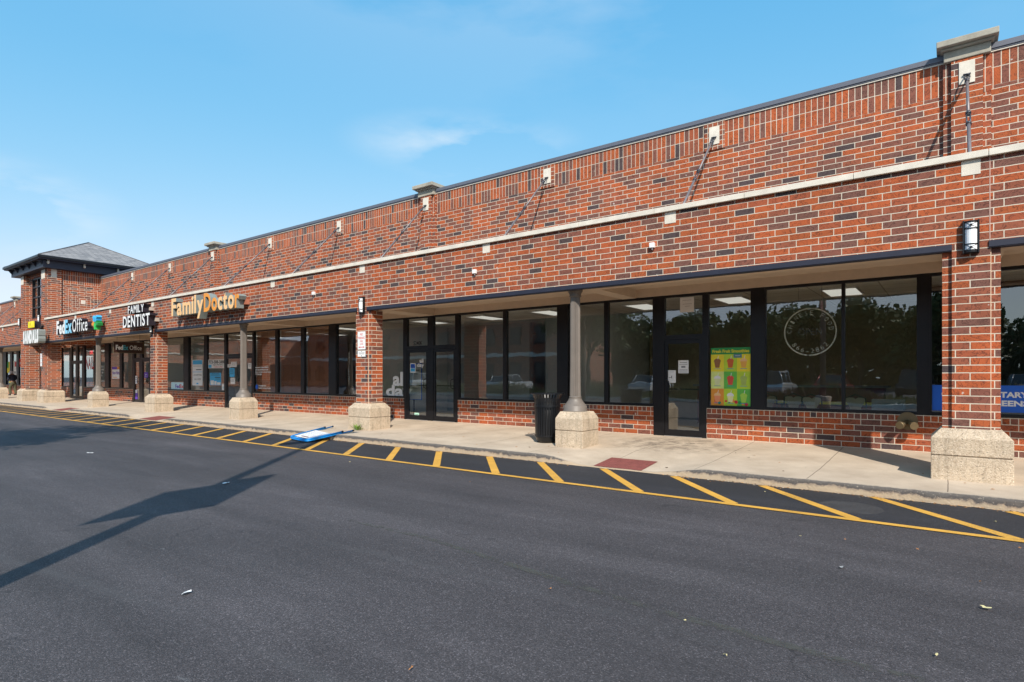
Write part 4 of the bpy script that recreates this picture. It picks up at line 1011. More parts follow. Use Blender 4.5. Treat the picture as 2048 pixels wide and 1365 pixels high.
for i in range(9):
    a, b = i % 3, i // 3; cx_ = x0 + (a + .5) * w / 3; cz = z1 - .115 * h - (b + .52) * h * .295; g = MB(); u = w * .085; y = yo - .0022
    v = [(-.62, -1.35), (.62, -1.35), (.95, .55), (-.95, .55)]; g.v += [(cx_ + p[0] * u, y, cz + p[1] * u) for p in v]; g.face([0, 1, 2, 3], 0)
    n0 = len(g.v); g.v += [(cx_ + 1.08 * u * math.cos(q), y, cz + .55 * u + .95 * u * math.sin(q)) for q in [math.pi * k / 8 for k in range(9)]]; g.face(list(range(n0, n0 + 9)), 1)
    n0 = len(g.v); g.v += [(cx_ + p[0] * u, y - .0005, cz + p[1] * u) for p in ((.05, 1.3), (.2, 1.3), (.42, 2.3), (.27, 2.3))]; g.face([n0, n0 + 1, n0 + 2, n0 + 3], 2)
    g.box(cx_ - 1.0 * u, cx_ + 1.0 * u, y, y + .0004, cz - 1.75 * u, cz - 1.62 * u, 3)
    g.build('drink', [dc[i], M['cream'] if i in (6, 2) else wh if i in (3, 7) else dc[i], wh, M['blue']], t)
for k in range(11):
    cx_ = x0 + (.05 + .085 * k) * w; cz = z0 + rnd.uniform(.03, .09) * h; rr = rnd.uniform(.03, .05) * w
    q_ = [(min(x1, max(x0, cx_ + rr * math.cos(q))), yo - .0017 - k * .00003, max(z0, cz + rr * math.sin(q))) for q in [math.pi * j / 6 for j in range(12)]]
    g = MB(); g.v += q_; g.face(list(range(12))); g.build('fruit', M[('orange', 'red', 'dkgreen')[k % 3]], t)
paper('notice', *pr(1467, 708.5, 1483.5, 716, yo - .006), yo - .006, plain('slate_sticker', (.12, .25, .28), .6), 'small slate blue sticker over the top of the smoothie poster', 'sticker', None, [('#', .2, .8, .5, .1, wh, 0)])
paper('paper_sheet', *pr(1360, 595, 1388, 625, yi), yi, wh, 'white sheet in the transom over the single glass door', 'sheet', None, [('#', .2, .8, .8, .012, ink, 0), ('#', .2, .85, .55, .012, ink, 0), ('#', .35, .7, .4, .012, ink, 0)])
paper('paper_sheet', *pr(1356.6, 721, 1377, 747, Yg - .024), Yg - .024, wh, 'white notice with a printed box, centre of the single glass door', 'sheet', None, [('#', .15, .85, .8, .03, ink, 0), ('#', .1, .9, .66, .02, ink, 0), ('#', .3, .7, .42, .14, M['grey'], 0), ('#', .1, .9, .28, .02, ink, 0), ('#', .1, .9, .18, .02, ink, 0), ('#', .1, .9, .08, .02, ink, 0)])
paper('paper_sheet', *pr(1333, 741, 1351.6, 766, Yg - .024), Yg - .024, wh, 'plain white sheet with a handwritten mark at the left edge of the single glass door', 'sheet', None, [('#', .25, .5, .4, .03, ink, 0), ('#', .52, .58, .36, .2, ink, 0), ('#', .2, .8, .85, .02, M['grey'], 0)])
paper('blue_window_sign', g0 + .005, 1.98, .80, 1.226, yo, M['blue'], 'bright blue window sign with white capitals behind the nearest brick pier', 'window sign', None,
      [('COMPLIMENTARY', .056, .552, .56, .19, wh, .04), ('SCREENS', .284, .552, .24, .19, wh, .04)])

# ring shaped tube sign
rc = P(1621, 664.5, Y=Yg + .12); rr = .44
t = empty('ring_sign', rc, 'round unlit tube sign with phone number ring hanging in the large window', 'neon sign')
g = MB(); yn = Yg + .06; ring = [(rc.x + rr * math.cos(k * math.pi / 24), yn, rc.z + rr * math.sin(k * math.pi / 24)) for k in range(49)]
g.tube(ring, .014, 6, caps=False); g.build('ring', M['neon'], t)
def arc_text(mb, s, a0, a1, rad, cap, outward=True):
    for i, ch in enumerate(s):
        if ch == ' ': continue
        a = a0 + (a1 - a0) * i / (len(s) - 1); c = (rc.x + rad * math.cos(a), rc.z + rad * math.sin(a)); th = a - math.pi / 2 if outward else a + math.pi / 2
        def xf(p, c=c, th=th): return (c[0] + p[0] * math.cos(th) - p[2] * math.sin(th), yn, c[1] + p[0] * math.sin(th) + p[2] * math.cos(th))
        wv = cap * (.62 if ch not in 'IS' else .4); text_into(mb, ch, -wv / 2, wv / 2, -cap / 2, cap, 0, 0, -.012, xform=xf)
g = MB(); arc_text(g, 'CHINESE FOOD', R(178), R(8), .36, .085); g.build('upper_lettering', M['neon'], t)
g = MB(); arc_text(g, '866-2862', R(222), R(318), .36, .085, False); g.build('number_lettering', M['neon'], t)
g = MB(); text_into(g, 'OPEN', rc.x - .2, rc.x + .2, rc.z - .06, .13, yn, 0, -.015); g.build('centre_lettering', M['grey'], t)
g = MB()
for s in (-1, 1): g.tube([(rc.x + s * .2, yn, rc.z + .39), (rc.x + s * .2, yn, 3.16)], .004, 5)
g.build('chain', M['rod'], t)

# roller: brown slatted blinds in three windows of the doctor's unit
for i, (a, b) in enumerate(((D_[8], D_[9]), (D_[10], D_[11]), (D_[12], D_[13]))):
    t = empty('window_blind', ((a + b) / 2, Yg + .09, SILL), ['brown slatted blind in the window right of the fluted column', 'brown slatted blind, middle one of three', 'brown slatted blind nearest the wide black post'][i], 'blind', 'brown blinds in the doctor\'s windows')
    g = MB(); z = SILL + .01
    while z < HEAD - .03:
        y0 = Yg + .085; g.quad((a + .01, y0 - .012, z), (b - .01, y0 - .012, z), (b - .01, y0 + .016, z + .034), (a + .01, y0 + .016, z + .034)); z += .037
    s_ = g.build('slats', M['blind'], t); s_['kind'] = 'stuff' if False else 'part'; del s_['kind']
    g = MB()
    for f in (.12, .5, .88): g.box(a + (b - a) * f - .002, a + (b - a) * f + .002, Yg + .066, Yg + .068, SILL + .01, HEAD)
    g.build('cord', M['black'], t)
    g = MB(); g.box(a, b, Yg + .06, Yg + .12, HEAD - .04, HEAD + .01); g.build('headrail', M['blind'], t)

# ------------------------------------------------------------------ things inside the restaurant unit
def chair(loc, rz, label):
    x, y, z = loc
    t = empty('dining_chair', loc, label, 'chair', 'black framed chairs in the restaurant window')
    g = MB()
    for s in (-1, 1):
        g.tube([(x + s * .2, y - .2, z), (x + s * .19, y - .2, z + .45)], .012, 6); g.tube([(x + s * .2, y + .22, z), (x + s * .19, y + .2, z + .45), (x + s * .17, y + .26, z + .86), (x, y + .27, z + .93)], .012, 6)
    g.build('frame', M['black'], t)
    g = MB(); g.box(x - .2, x + .2, y - .2, y + .2, z + .43, z + .48); g.build('seat', M['black'], t, bevel=.015)
    g = MB(); n0 = 0; pts = [(-.15, .87), (-.04, .87), (0, .84), (.04, .87), (.15, .87), (.16, .8), (.09, .68), (.08, .5), (-.08, .5), (-.09, .68), (-.16, .8)]
    for yy in (y + .22, y + .25): g.v += [(x + p[0], yy, z + p[1]) for p in pts]
    n = len(pts); g.face(list(range(n))); g.face(list(range(n, 2 * n))[::-1])
    for i in range(n): g.face([i, (i + 1) % n, n + (i + 1) % n, n + i])
    g.build('backrest', M['tan'], t)
    t.rotation_euler.z = rz; return t
YC = 3.35
cpos = [px(1541, YC), px(1592, YC), px(1628, YC - .3), px(1714, YC)]
chs = chair((cpos[0], YC, GZ), R(180), 'leftmost tan-backed chair in the restaurant window, by the wide black post')
for i, (xx, yy, lb_) in enumerate(((cpos[1], YC, 'second tan-backed chair from the left in the restaurant window'), (cpos[2], YC - .3, 'tan-backed chair closest to the glass under the ring sign'), (cpos[3], YC, 'rightmost tan-backed chair in the restaurant window'))):
    copy_tree(chs, (xx, yy, GZ), R(180), label=lb_)
t = empty('dining_table', (-1.9, 3.9, GZ), 'long table with yellow edge behind the window chairs', 'table')
g = MB(); g.box(-3.0, -.75, 3.6, 4.3, .80, .83); g.build('tabletop', M['yellowp'], t)
for a in (-2.9, -.9):
    for b in (3.7, 4.2):
        g = MB(); g.box(a, a + .05, b, b + .05, GZ, .80); g.build('leg', M['black'], t)
t = empty('cardboard_carton', (-.95, 2.9, GZ), 'tilted stack of grey cartons in the right corner of the restaurant window', 'carton')
g = MB(); g.box(-1.2, -.7, 2.75, 3.1, GZ, .65); g.build('lower_box', M['orange'], t); g = MB(); g.box(-1.15, -.65, 2.75, 3.05, .65, .95); g.build('upper_box', M['grey'], t)
# drink fridge / counter shapes inside
t = empty('service_counter', (-3.8, 6.2, GZ), 'dark counter with back shelves deep in the restaurant', 'counter')
g = MB(); g.box(-5.5, -1.2, 6.0, 6.4, GZ, 1.1); g.build('body', M['darkred'], t); g = MB(); g.box(-5.6, -1.1, 5.95, 6.45, 1.1, 1.15); g.build('counter_top', M['grey'], t)
# waiting room chairs at the doctor's
for i, xx in enumerate((-24.7, -24.1, -23.55)):
    g = MB(); g.box(xx - .25, xx + .25, 3.3, 3.8, .45, .55); g.box(xx - .25, xx + .25, 3.2, 3.28, .5, .98)
    for a in (-.2, .2): g.box(xx + a - .02, xx + a + .02, 3.35, 3.39, GZ, .45); g.box(xx + a - .02, xx + a + .02, 3.7, 3.74, GZ, .45)
    o = g.build('waiting_chair', M['tan'], None, bevel=.01); tag(o, 'tan waiting room chair seen through the window below the phone banner', 'chair', 'tan waiting room chairs')
# metal door pull / rail seen in the window left of pier
g = MB(); q = P(697.5, 700, Y=Yg + .5); g.tube([(q.x, Yg + .5, .5), (q.x, Yg + .5, 2.2)], .028, 10); g.tube([(q.x + .09, Yg + .45, .7), (q.x + .09, Yg + .45, 1.75)], .015, 8)
tag(g.build('door_pull', M['silver'], None), 'long vertical steel pull behind the glass left of the brick pier', 'handle')

# ------------------------------------------------------------------ pavement things
for i, (cx_, h, fl) in enumerate(RAMPS):
    if i == 0: X0, X1, Y0, Y1 = -4.75, -3.9, -1.16, -.5
    elif i == 1: X0, X1, Y0, Y1 = -22.6, -21.3, -1.16, -.5
    else: X0, X1, Y0, Y1 = -31.6, -30.4, -1.16, -.5
    g = MB(); nx, ny = 8, 6
    for b in range(ny + 1):
        for a in range(nx + 1):
            x = X0 + (X1 - X0) * a / nx; y = Y0 + (Y1 - Y0) * b / ny; g.v.append((x, y, pave_z(x, y) + .006))
    for b in range(ny):
        for a in range(nx): i0 = b * (nx + 1) + a; g.face([i0, i0 + 1, i0 + nx + 2, i0 + nx + 1])
    # truncated domes
    for b in range(10):
        for a in range(13):
            x = X0 + (X1 - X0) * (a + .5) / 13; y = Y0 + (Y1 - Y0) * (b + .5) / 10; z = pave_z(x, y) + .006
            g.frustum((x - .012, x + .012, y - .012, y + .012), z, (x - .007, x + .007, y - .007, y + .007), z + .005, caps=(False, True))
    tag(g.build('tactile_paving', M['redpad'], None), ['dark red tactile pad on the nearest curb ramp, in front of the single glass door', 'dark red tactile pad in front of the brick pier left of the orange sign', 'farthest dark red tactile pad, before the corner tower'][i], 'tactile paving', 'red tactile pads on the curb ramps')
# bin
bx, by, bz = -6.66, .36, pave_z(-6.66, .36)
t = empty('litter_bin', (bx, by, bz), 'black slatted steel litter bin with flared rim beside the round column', 'litter bin')
g = MB(); g.lathe(bx, by, [(.20, bz + .0), (.21, bz + .03), (.23, bz + .04), (.23, bz + .09), (.245, bz + .10), (.245, bz + .14)], 28); g.build('base', M['trash'], t)
ns = 30
for_s = MB()
for k in range(ns):
    a = 2 * math.pi * k / ns; c, s = math.cos(a), math.sin(a); tw = .02
    prof = [(.248, .13), (.262, .62), (.265, .80), (.275, .90), (.305, .975), (.34, 1.0)]
    for i in range(len(prof) - 1):
        (r0, z0_), (r1, z1_) = prof[i], prof[i + 1]
        def q(r, z, u, o=0): return (bx + (r + o) * c - u * s, by + (r + o) * s + u * c, bz + z)
        b0 = len(for_s.v); for_s.v += [q(r0, z0_, -tw), q(r0, z0_, tw), q(r1, z1_, tw), q(r1, z1_, -tw), q(r0, z0_, -tw, -.006), q(r0, z0_, tw, -.006), q(r1, z1_, tw, -.006), q(r1, z1_, -tw, -.006)]
        for f in ((0, 1, 2, 3), (7, 6, 5, 4), (0, 4, 5, 1), (1, 5, 6, 2), (2, 6, 7, 3), (3, 7, 4, 0)): for_s.face([b0 + v for v in f])
for_s.build('slats', M['trash'], t)
def hoop(z, r, th=.012, hgt=.03):
    g = MB(); n = 40
    for k in range(n):
        a = 2 * math.pi * k / n; 
        for rr_, zz in ((r, z), (r + th, z), (r + th, z + hgt), (r, z + hgt)): g.v.append((bx + rr_ * math.cos(a), by + rr_ * math.sin(a), bz + zz))
    for k in range(n):
        j = (k + 1) % n
        for q in range(4): g.face([k * 4 + q, k * 4 + (q + 1) % 4, j * 4 + (q + 1) % 4, j * 4 + q], 0, False)
    return g
hoop(.12, .25).build('hoop', M['trash'], t); hoop(.72, .266, .012, .045).build('hoop', M['trash'], t); hoop(.985, .325, .025, .022).build('rim', M['trash'], t)
g = MB(); g.lathe(bx, by, [(.20, bz + .1), (.225, bz + .84)], 24); g.build('liner', plain('black_liner', (.006, .006, .006), .6), t)

# fallen A-frame sign
t = empty('fallen_sign', (-11.9, -1.3, -.1), 'blue tubular A-frame sign lying flat across the curb, white panel face up', 'sign stand')
a0, a1 = P(579.5, 876.5, Z=-.09), P(613.5, 883.2, Z=-.09); b0_, b1_ = P(663.8, 853.9, Z=.05), P(704.2, 862.0, Z=.05)
def ustand(off, ext, name):
    da = (b0_ - a0).normalized(); db = (b1_ - a1).normalized(); w = (a1 - a0).normalized(); o = Vector((0, 0, off))
    A0 = a0 + o; A1 = a1 + o; B0 = b0_ + o - da * ext; B1 = b1_ + o - db * ext
    g = MB(); g.tube([B0, A0 + da * .10, A0 + da * .03 + w * .03, A0 + w * .10, A1 - w * .10, A1 + db * .03 - w * .03, A1 + db * .10, B1], .018, 10)
    o_ = g.build(name, M['bluetube'], t); g = MB()
    g.tube([B0, B0 + da * .05], .021, 10); g.tube([B1, B1 + db * .05], .021, 10); g.build('foot_cap', M['rubber'], o_); return A0, A1, B0, B1
ustand(0, .0, 'lower_frame'); q = ustand(.034, .32, 'upper_frame')
g = MB(); A0, A1, B0, B1 = q
def bil(u, v, dz=0): p = (A0.lerp(B0, v)).lerp(A1.lerp(B1, v), u); return (p.x, p.y, p.z + dz)
g.quad(bil(.06, .1, -.006), bil(.94, .1, -.006), bil(.94, .72, -.006), bil(.06, .72, -.006)); g.quad(bil(.06, .1, .0), bil(.94, .1, .0), bil(.94, .72, .0), bil(.06, .72, .0)); g.build('panel', M['white'], t)
g = MB()
for v in (.28, .36, .44, .52, .60):
    u = .18
    while u < .8:
        l_ = rnd.uniform(.03, .09); g.quad(bil(u, v, .002), bil(u + l_, v, .002), bil(u + l_, v + .012, .002), bil(u, v + .012, .002)); u += l_ + rnd.uniform(.03, .06)
g.build('print', M['blue'], t)
g = MB(); g.quad(bil(.3, .16, .002), bil(.72, .16, .002), bil(.72, .21, .002), bil(.3, .21, .002)); g.build('red_print', M['darkred'], t)

# hydrant inlet on the low wall
hx, hz = px(1815, Yg - .1), .59
t = empty('fire_hose_inlet', (hx, Yg - .06, hz), 'brass twin hose inlet on a round plate low on the brick wall', 'hose inlet')
g = MB(); g.tube([(hx, Yg - .058, hz + .02), (hx, Yg - .075, hz + .02)], .15, 28, smooth=False); g.build('plate', M['brass'], t)
for s in (-1, 1):
    g = MB(); g.tube([(hx, Yg - .07, hz), (hx + s * .05, Yg - .16, hz - .02), (hx + s * .085, Yg - .24, hz - .04)], .045, 14); o = g.build('inlet', M['brass'], t)
    g = MB(); g.tube([(hx + s * .085, Yg - .235, hz - .04), (hx + s * .105, Yg - .29, hz - .05)], .062, 16); g.build('cap', M['brass'], o)
# junction boxes / anchor leftovers on the canopy
for (X, Z, lb_) in ((-14.12, 3.66, 'small white electrical box on the brick canopy left of the lamp'), (-8.29, 3.645, 'small torn white cable stub on the brick canopy over the double doors'), (P(1306, 492, Y=0).x, P(1306, 492, Y=0).z, 'little pale cable stub on the brick canopy above the round column bay')):
    g = MB(); g.box(X - .045, X + .045, -.07, -.001, Z - .045, Z + .045); g.tube([(X, -.03, Z - .045), (X, -.03, Z - .08)], .015, 6)
    tag(g.build('junction_box', M['white'], None, bevel=.01), lb_, 'junction box')

# weed
g = MB(); wx, wy_ = px(716, -.18), -.2
for k in range(34):
    a = rnd.uniform(0, 6.28); ln = rnd.uniform(.10, .26); up = rnd.uniform(.3, 1.4); w = rnd.uniform(.008, .016); p0 = Vector((wx + rnd.uniform(-.05, .05), wy_ + rnd.uniform(-.03, .03), 0)); d = Vector((math.cos(a), math.sin(a) * .5, up)).normalized() * ln; s = Vector((-math.sin(a), math.cos(a), 0)) * w
    b = len(g.v); m_ = p0 + d * .55; e = p0 + d + Vector((0, 0, -.02)); g.v += [tuple(p0), tuple(m_ - s), tuple(e), tuple(m_ + s)]; g.face([b, b + 1, b + 2, b + 3])
tag(g.build('weed', M['leafy'], None), 'green weed tuft at the foot of the brick pier base with the parking sign', 'weed')
# manhole
mc = P(1700, 1015, Z=-.13); g = MB(); g.lathe(mc.x, mc.y, [(.33, -.134), (.33, -.1285), (.30, -.1283), (.295, -.1295), (.02, -.1295)], 40, smooth=False)
for i in range(-5, 6):
    for j in range(-5, 6):
        x, y = i * .052, j * .052
        if x * x + y * y < .075: g.box(mc.x + x - .017, mc.x + x + .017, mc.y + y - .017, mc.y + y + .017, -.1296, -.1282)
tag(g.build('manhole_cover', plain('painted_over_iron', (.046, .044, .046), .7, var=.3), None), 'round iron manhole cover beside the yellow hatch lines', 'manhole cover')

# small litter and leaves on the asphalt
lm = [plain('pale_leaf', (.55, .48, .25), .8), plain('brown_leaf', (.36, .16, .06), .8), M['white']]
dark_leaf = plain('dark_leaf', (.10, .055, .03), .9)
def scrap(px_, py_, size, mat, name, label, cat, grp=None):
    size *= .62; p = P(px_, py_, Z=-.128); g = MB(); n = 9; a0_ = rnd.uniform(0, 6.28); el = rnd.uniform(.35, .6)
    g.v.append((p.x, p.y, -.115))
    for k in range(n):
        a = 2 * math.pi * k / n; r = size * rnd.uniform(.7, 1.15); x, y = r * math.cos(a), r * el * math.sin(a)
        g.v.append((p.x + x * math.cos(a0_) - y * math.sin(a0_), p.y + x * math.sin(a0_) + y * math.cos(a0_), -.125 + rnd.uniform(0, .014)))
    for k in range(n): g.face([0, 1 + k, 1 + (k + 1) % n])
    tag(g.build(name, mat, None), label, cat, grp)
scrap(452, 967.5, .10, lm[2], 'paper_scrap', 'crumpled white scrap in the lamp post shadow', 'litter')
scrap(373, 1187, .075, lm[2], 'paper_scrap', 'thin white scrap on the left foreground asphalt', 'litter')
scrap(1683, 1136, .045, M['grey'], 'bottle_cap', 'flattened grey disc on the right foreground asphalt', 'litter')
scrap(1972, 1218, .05, lm[0], 'fallen_leaf', 'pale yellow leaf at the right edge of the foreground asphalt', 'leaf')
scrap(1873, 1313, .026, lm[0], 'fallen_leaf', 'small pale leaf near the bottom right corner', 'leaf')
scrap(822, 1340, .03, lm[1], 'fallen_leaf', 'brown leaf at the bottom centre of the asphalt', 'leaf')
scrap(180, 907, .12, lm[2], 'paper_scrap', 'white scrap on the asphalt at the far left', 'litter')
for (a, b) in ((1835, 1100), (2040, 1098), (1960, 1165), (1370, 1243), (1690, 1081), (1100, 1180), (590, 915), (1600, 1074), (940, 965), (1240, 935), (1530, 985), (1420, 965), (1880, 1030), (1990, 1045), (700, 925), (1785, 992), (875, 925), (1450, 1313)):
    scrap(a, b, rnd.uniform(.014, .026), rnd.choice(lm[:2]), 'fallen_leaf', 'tiny dry leaf lying on the asphalt', 'leaf', 'tiny dry leaves scattered on the asphalt')
for k in range(34):
    X = rnd.uniform(-16, 1.8); Y = rnd.choice((rnd.uniform(-1.0, .3), rnd.uniform(-1.05, 2.2))); z = pave_z(X, Y) + .004; g = MB(); r_0 = rnd.uniform(.012, .03); a0_ = rnd.uniform(0, 6)
    g.v.append((X, Y, z + .008)); 
    for j in range(7): a = a0_ + j * .898; g.v.append((X + r_0 * rnd.uniform(.6, 1.2) * math.cos(a), Y + r_0 * .5 * math.sin(a), z + rnd.uniform(0, .008)))
    for j in range(7): g.face([0, 1 + j, 1 + (j + 1) % 7])
    tag(g.build('fallen_leaf', rnd.choice((lm[1], dark_leaf)), None), 'tiny dark dry leaf lying on the sidewalk', 'leaf', 'tiny dark leaves scattered on the sidewalk')
scrap(2036, 955, .06, plain('blue_clear_plastic', (.3, .5, .62), .3), 'plastic_scrap', 'pale blue plastic scrap beside the nearest pier base', 'litter')
WOB = bpy.data.objects['plastic_scrap']; WOB.location = (P(2036, 955, Z=.02).x, P(2036, 955, Z=.02).y, .012)

# ------------------------------------------------------------------ person by the far window
pp = P(25.7, 789.6, Z=.08); s0 = 11.6 / (pp.y + CAM_D); PX_, PY_ = pp.x * s0, -CAM_D + 11.6; gz = pave_z(PX_, PY_)
t = empty('person', (PX_, PY_, gz), 'person in grey hood, navy jacket and olive trousers leaning beside the far window', 'person')
def skin(name, mat, pts, edges, radii, root=0, sub=2, smooth=True):
    me = bpy.data.meshes.new(name); me.from_pydata([(p[0], p[1], p[2]) for p in pts], edges, []); me.materials.append(mat)
    o = bpy.data.objects.new(name, me); col.objects.link(o); put(o, (PX_, PY_, gz), t)
    m = o.modifiers.new('skin', 'SKIN'); m.use_smooth_shade = True
    for i, r in enumerate(radii):
        sv = me.skin_vertices[0].data[i]; sv.radius = (r, r) if not isinstance(r, tuple) else r
        sv.use_root = (i == root)
    sb = o.modifiers.new('subdivision', 'SUBSURF'); sb.levels = sub; sb.render_levels = sub
    return o
# figure faces -X +Y slightly, bent forward looking at its hands; local coordinates
hip = (.06, 0, .86)
body_pts = [hip, (.0, 0, 1.05), (-.06, 0, 1.24), (-.10, 0, 1.36), (-.15, 0, 1.44), (-.19, 0, 1.50), (-.21, 0, 1.58),
            (.06, .10, .80), (.02, .12, .46), (.10, .13, .08), (-.04, .13, .04),
            (.06, -.10, .80), (-.10, -.12, .47), (-.02, -.13, .08), (-.16, -.14, .04),
            (-.08, .19, 1.33), (-.02, .24, 1.10), (-.22, .14, 1.02), (-.30, .08, 1.04),
            (-.08, -.19, 1.33), (-.02, -.25, 1.10), (-.20, -.16, .98), (-.30, -.08, 1.02)]
ed = [(0, 1), (1, 2), (2, 3), (3, 4), (4, 5), (5, 6), (0, 7), (7, 8), (8, 9), (9, 10), (0, 11), (11, 12), (12, 13), (13, 14), (3, 15), (15, 16), (16, 17), (17, 18), (3, 19), (19, 20), (20, 21), (21, 22)]
rad = [.13, .12, .14, .11, .055, .095, .085, .085, .055, .04, .035, .085, .055, .04, .035, .055, .042, .032, .03, .055, .042, .032, .03]
body = skin('body', M['skin'], body_pts, ed, rad)
tr_ = [0, 7, 8, 9, 11, 12, 13]
skin('trousers', M['olive'], [(.06, 0, .94)] + [body_pts[i] for i in tr_], [(0, 1), (1, 2), (2, 3), (3, 4), (1, 5), (5, 6), (6, 7)], [.155, .15, .11, .085, .075, .11, .085, .075])
jk = [1, 2, 3, 15, 16, 17, 19, 20, 21]
skin('jacket', M['navy'], [(.05, 0, .92)] + [body_pts[i] for i in jk], [(0, 1), (1, 2), (2, 3), (3, 4), (4, 5), (5, 6), (3, 7), (7, 8), (8, 9)], [.175, .165, .175, .13, .085, .065, .055, .085, .065, .055])
skin('hood', M['hood'], [(-.11, 0, 1.41), (-.15, 0, 1.50), (-.18, 0, 1.585), (-.20, 0, 1.62)], [(0, 1), (1, 2), (2, 3)], [.09, .115, .115, .07])
for i in (9, 13):
    a = body_pts[i]; b = body_pts[i + 1]; skin('shoe', M['ink'], [(a[0] + .04, a[1], .05), (a[0] - .06, a[1], .05), (b[0] - .06, b[1], .04)], [(0, 1), (1, 2)], [.055, .055, .045], sub=1)
def fingers(base, d, side):
    for k in range(4):
        o_ = (k - 1.5) * .018; p0 = Vector(base) + Vector((0, o_, 0)); L_ = (.07, .08, .075, .06)[k]
        skin('finger', M['skin'], [tuple(p0), tuple(p0 + Vector(d) * L_ * .6), tuple(p0 + Vector(d) * L_ + Vector((0, 0, -.02)))], [(0, 1), (1, 2)], [.009, .0085, .007], sub=1)
    p0 = Vector(base) + Vector((.01, side * .03, .01)); skin('thumb', M['skin'], [tuple(p0), tuple(p0 + Vector((-.03, side * .02, .02))), tuple(p0 + Vector((-.055, side * .015, .03)))], [(0, 1), (1, 2)], [.011, .009, .008], sub=1)
fingers((-.32, .08, 1.04), (-1, -.15, 0), 1); fingers((-.32, -.08, 1.02), (-1, .15, 0), -1)
t.rotation_euler.z = R(20)
g = MB(); q = t.location; g.box(q.x - .18, q.x - .02, q.y - .17, q.y + .1, gz + .86, gz + .91)
hb = g.build('waist_pouch', M['yellowp'], None, bevel=.01); tag(hb, 'narrow yellow pouch at the waist of the hooded person', 'pouch')

# ------------------------------------------------------------------ the other side of the car park (seen in the shop glass)
def light_pole(x, y, h, panel, label):
    t = empty('light_pole', (x, y, -.135), label, 'light pole', 'light poles in the car park')
    g = MB(); g.tube([(x, y, -.13), (x, y, h)], [.12, .07], 14); g.build('pole', M['column'], t)
    g = MB(); g.lathe(x, y, [(.28, -.13), (.28, .62), (.24, .66)], 20); g.build('footing', M['aggregate'], t)
    g = MB(); g.box(x - .06, x + .06, y - .5, y + .5, h, h + .08); g.build('arm', M['column'], t)
    for s in (-1, 1):
        g = MB(); g.box(x - .16, x + .16, y + s * .75 - .28, y + s * .75 + .28, h, h + .12); g.build('lamp_head', M['column'], t, bevel=.02)
    if panel:
        g = MB(); g.box(x - .02, x + .02, y + .13, y + .74, panel[0] - .1, panel[1] + .15); g.box(x - .02, x + .02, y - .74, y - .13, panel[0] + .15, panel[1] - .05); g.build('banner', M['darkred'], t)
        g = MB()
        for z in (panel[0] + .16, panel[1] - .07): g.tube([(x, y - .76, z), (x, y + .76, z)], .015, 6)
        g.build('banner_bracket', M['column'], t)
L1 = 12.0
light_pole(-11.745 + .655 * L1, -1.504 - .756 * L1, L1 * math.tan(SUN_EL) - .1, (3.95, 5.6), 'tall grey light pole with banner, just left of the viewpoint')
light_pole(20, -32, 9, None, 'tall grey light pole standing out in the car park to the right')

def make_tree(x, y, h, cr, seed, label, nleaf=2600, group='trees across the car park', leaf=.26):
    r = random.Random(seed); t = empty('tree', (x, y, -.135), label, 'tree', group)
    g = MB(); th = h * .42; lean = r.uniform(-.3, .3)
    g.tube([(x, y, -.13), (x + lean * .3, y, th * .5), (x + lean, y, th), (x + lean * 1.3, y, h * .8)], [h * .028, h * .022, h * .018, h * .006], 9)
    cl = []
    for i in range(9):
        a = r.uniform(0, 6.28); rr_ = cr * r.uniform(.35, .8); z = h * r.uniform(.5, .9); tip = Vector((x + lean + rr_ * math.cos(a), y + rr_ * math.sin(a), z))
        b = Vector((x + lean, y, th * r.uniform(.8, 1.3))); g.tube([b, b.lerp(tip, .5) + Vector((0, 0, .25)), tip], [h * .011, h * .007, h * .003], 6); cl.append((tip, cr * r.uniform(.35, .55)))
    cl.append((Vector((x + lean, y, h * .86)), cr * .5)); cl.append((Vector((x + lean, y, h * .66)), cr * .6))
    g.build('trunk', M['bark'], t)
    g = MB()
    for i in range(nleaf):
        c, rad_ = r.choice(cl); d = Vector((r.gauss(0, 1), r.gauss(0, 1), r.gauss(0, .8))).normalized() * rad_ * (r.random() ** .4)
        p = c + d; n = Vector((r.uniform(-1, 1), r.uniform(-1, 1), r.uniform(-.2, 1))).normalized(); u = n.orthogonal().normalized(); v = n.cross(u); s = leaf * r.uniform(.6, 1.3)
        g.quad(tuple(p - u * s), tuple(p - v * s * .6), tuple(p + u * s), tuple(p + v * s * .6))
    g.build('crown', M['foliage'], t); return t
tb = make_tree(0, -60, 9.6, 5.4, 1, 'broad leafy tree in the row across the car park', 7500, leaf=.3)
tb2 = make_tree(9, -62, 8.6, 5.0, 2, 'rounder leafy tree in the row across the car park', 7000, leaf=.3)
tb['label'] = tb2['label'] = 'leafy green tree in the far row across the car park'
for i in range(26):
    x = -62 + i * 4.9 + rnd.uniform(-1, 1)
    if -2 < x < 12: continue
    copy_tree(tb if i % 2 else tb2, (x, -62 - rnd.uniform(0, 9), -.135), rnd.uniform(0, 6.28))
make_tree(-14.6, -10.8, 8.6, 2.1, 5, 'young open-crowned tree on the island just left of the viewpoint', 2200, None, .14)
make_tree(-19.5, -20, 7.8, 3.2, 6, 'spreading tree in the planted strip, nearer than the far row', 5000, None, .15)
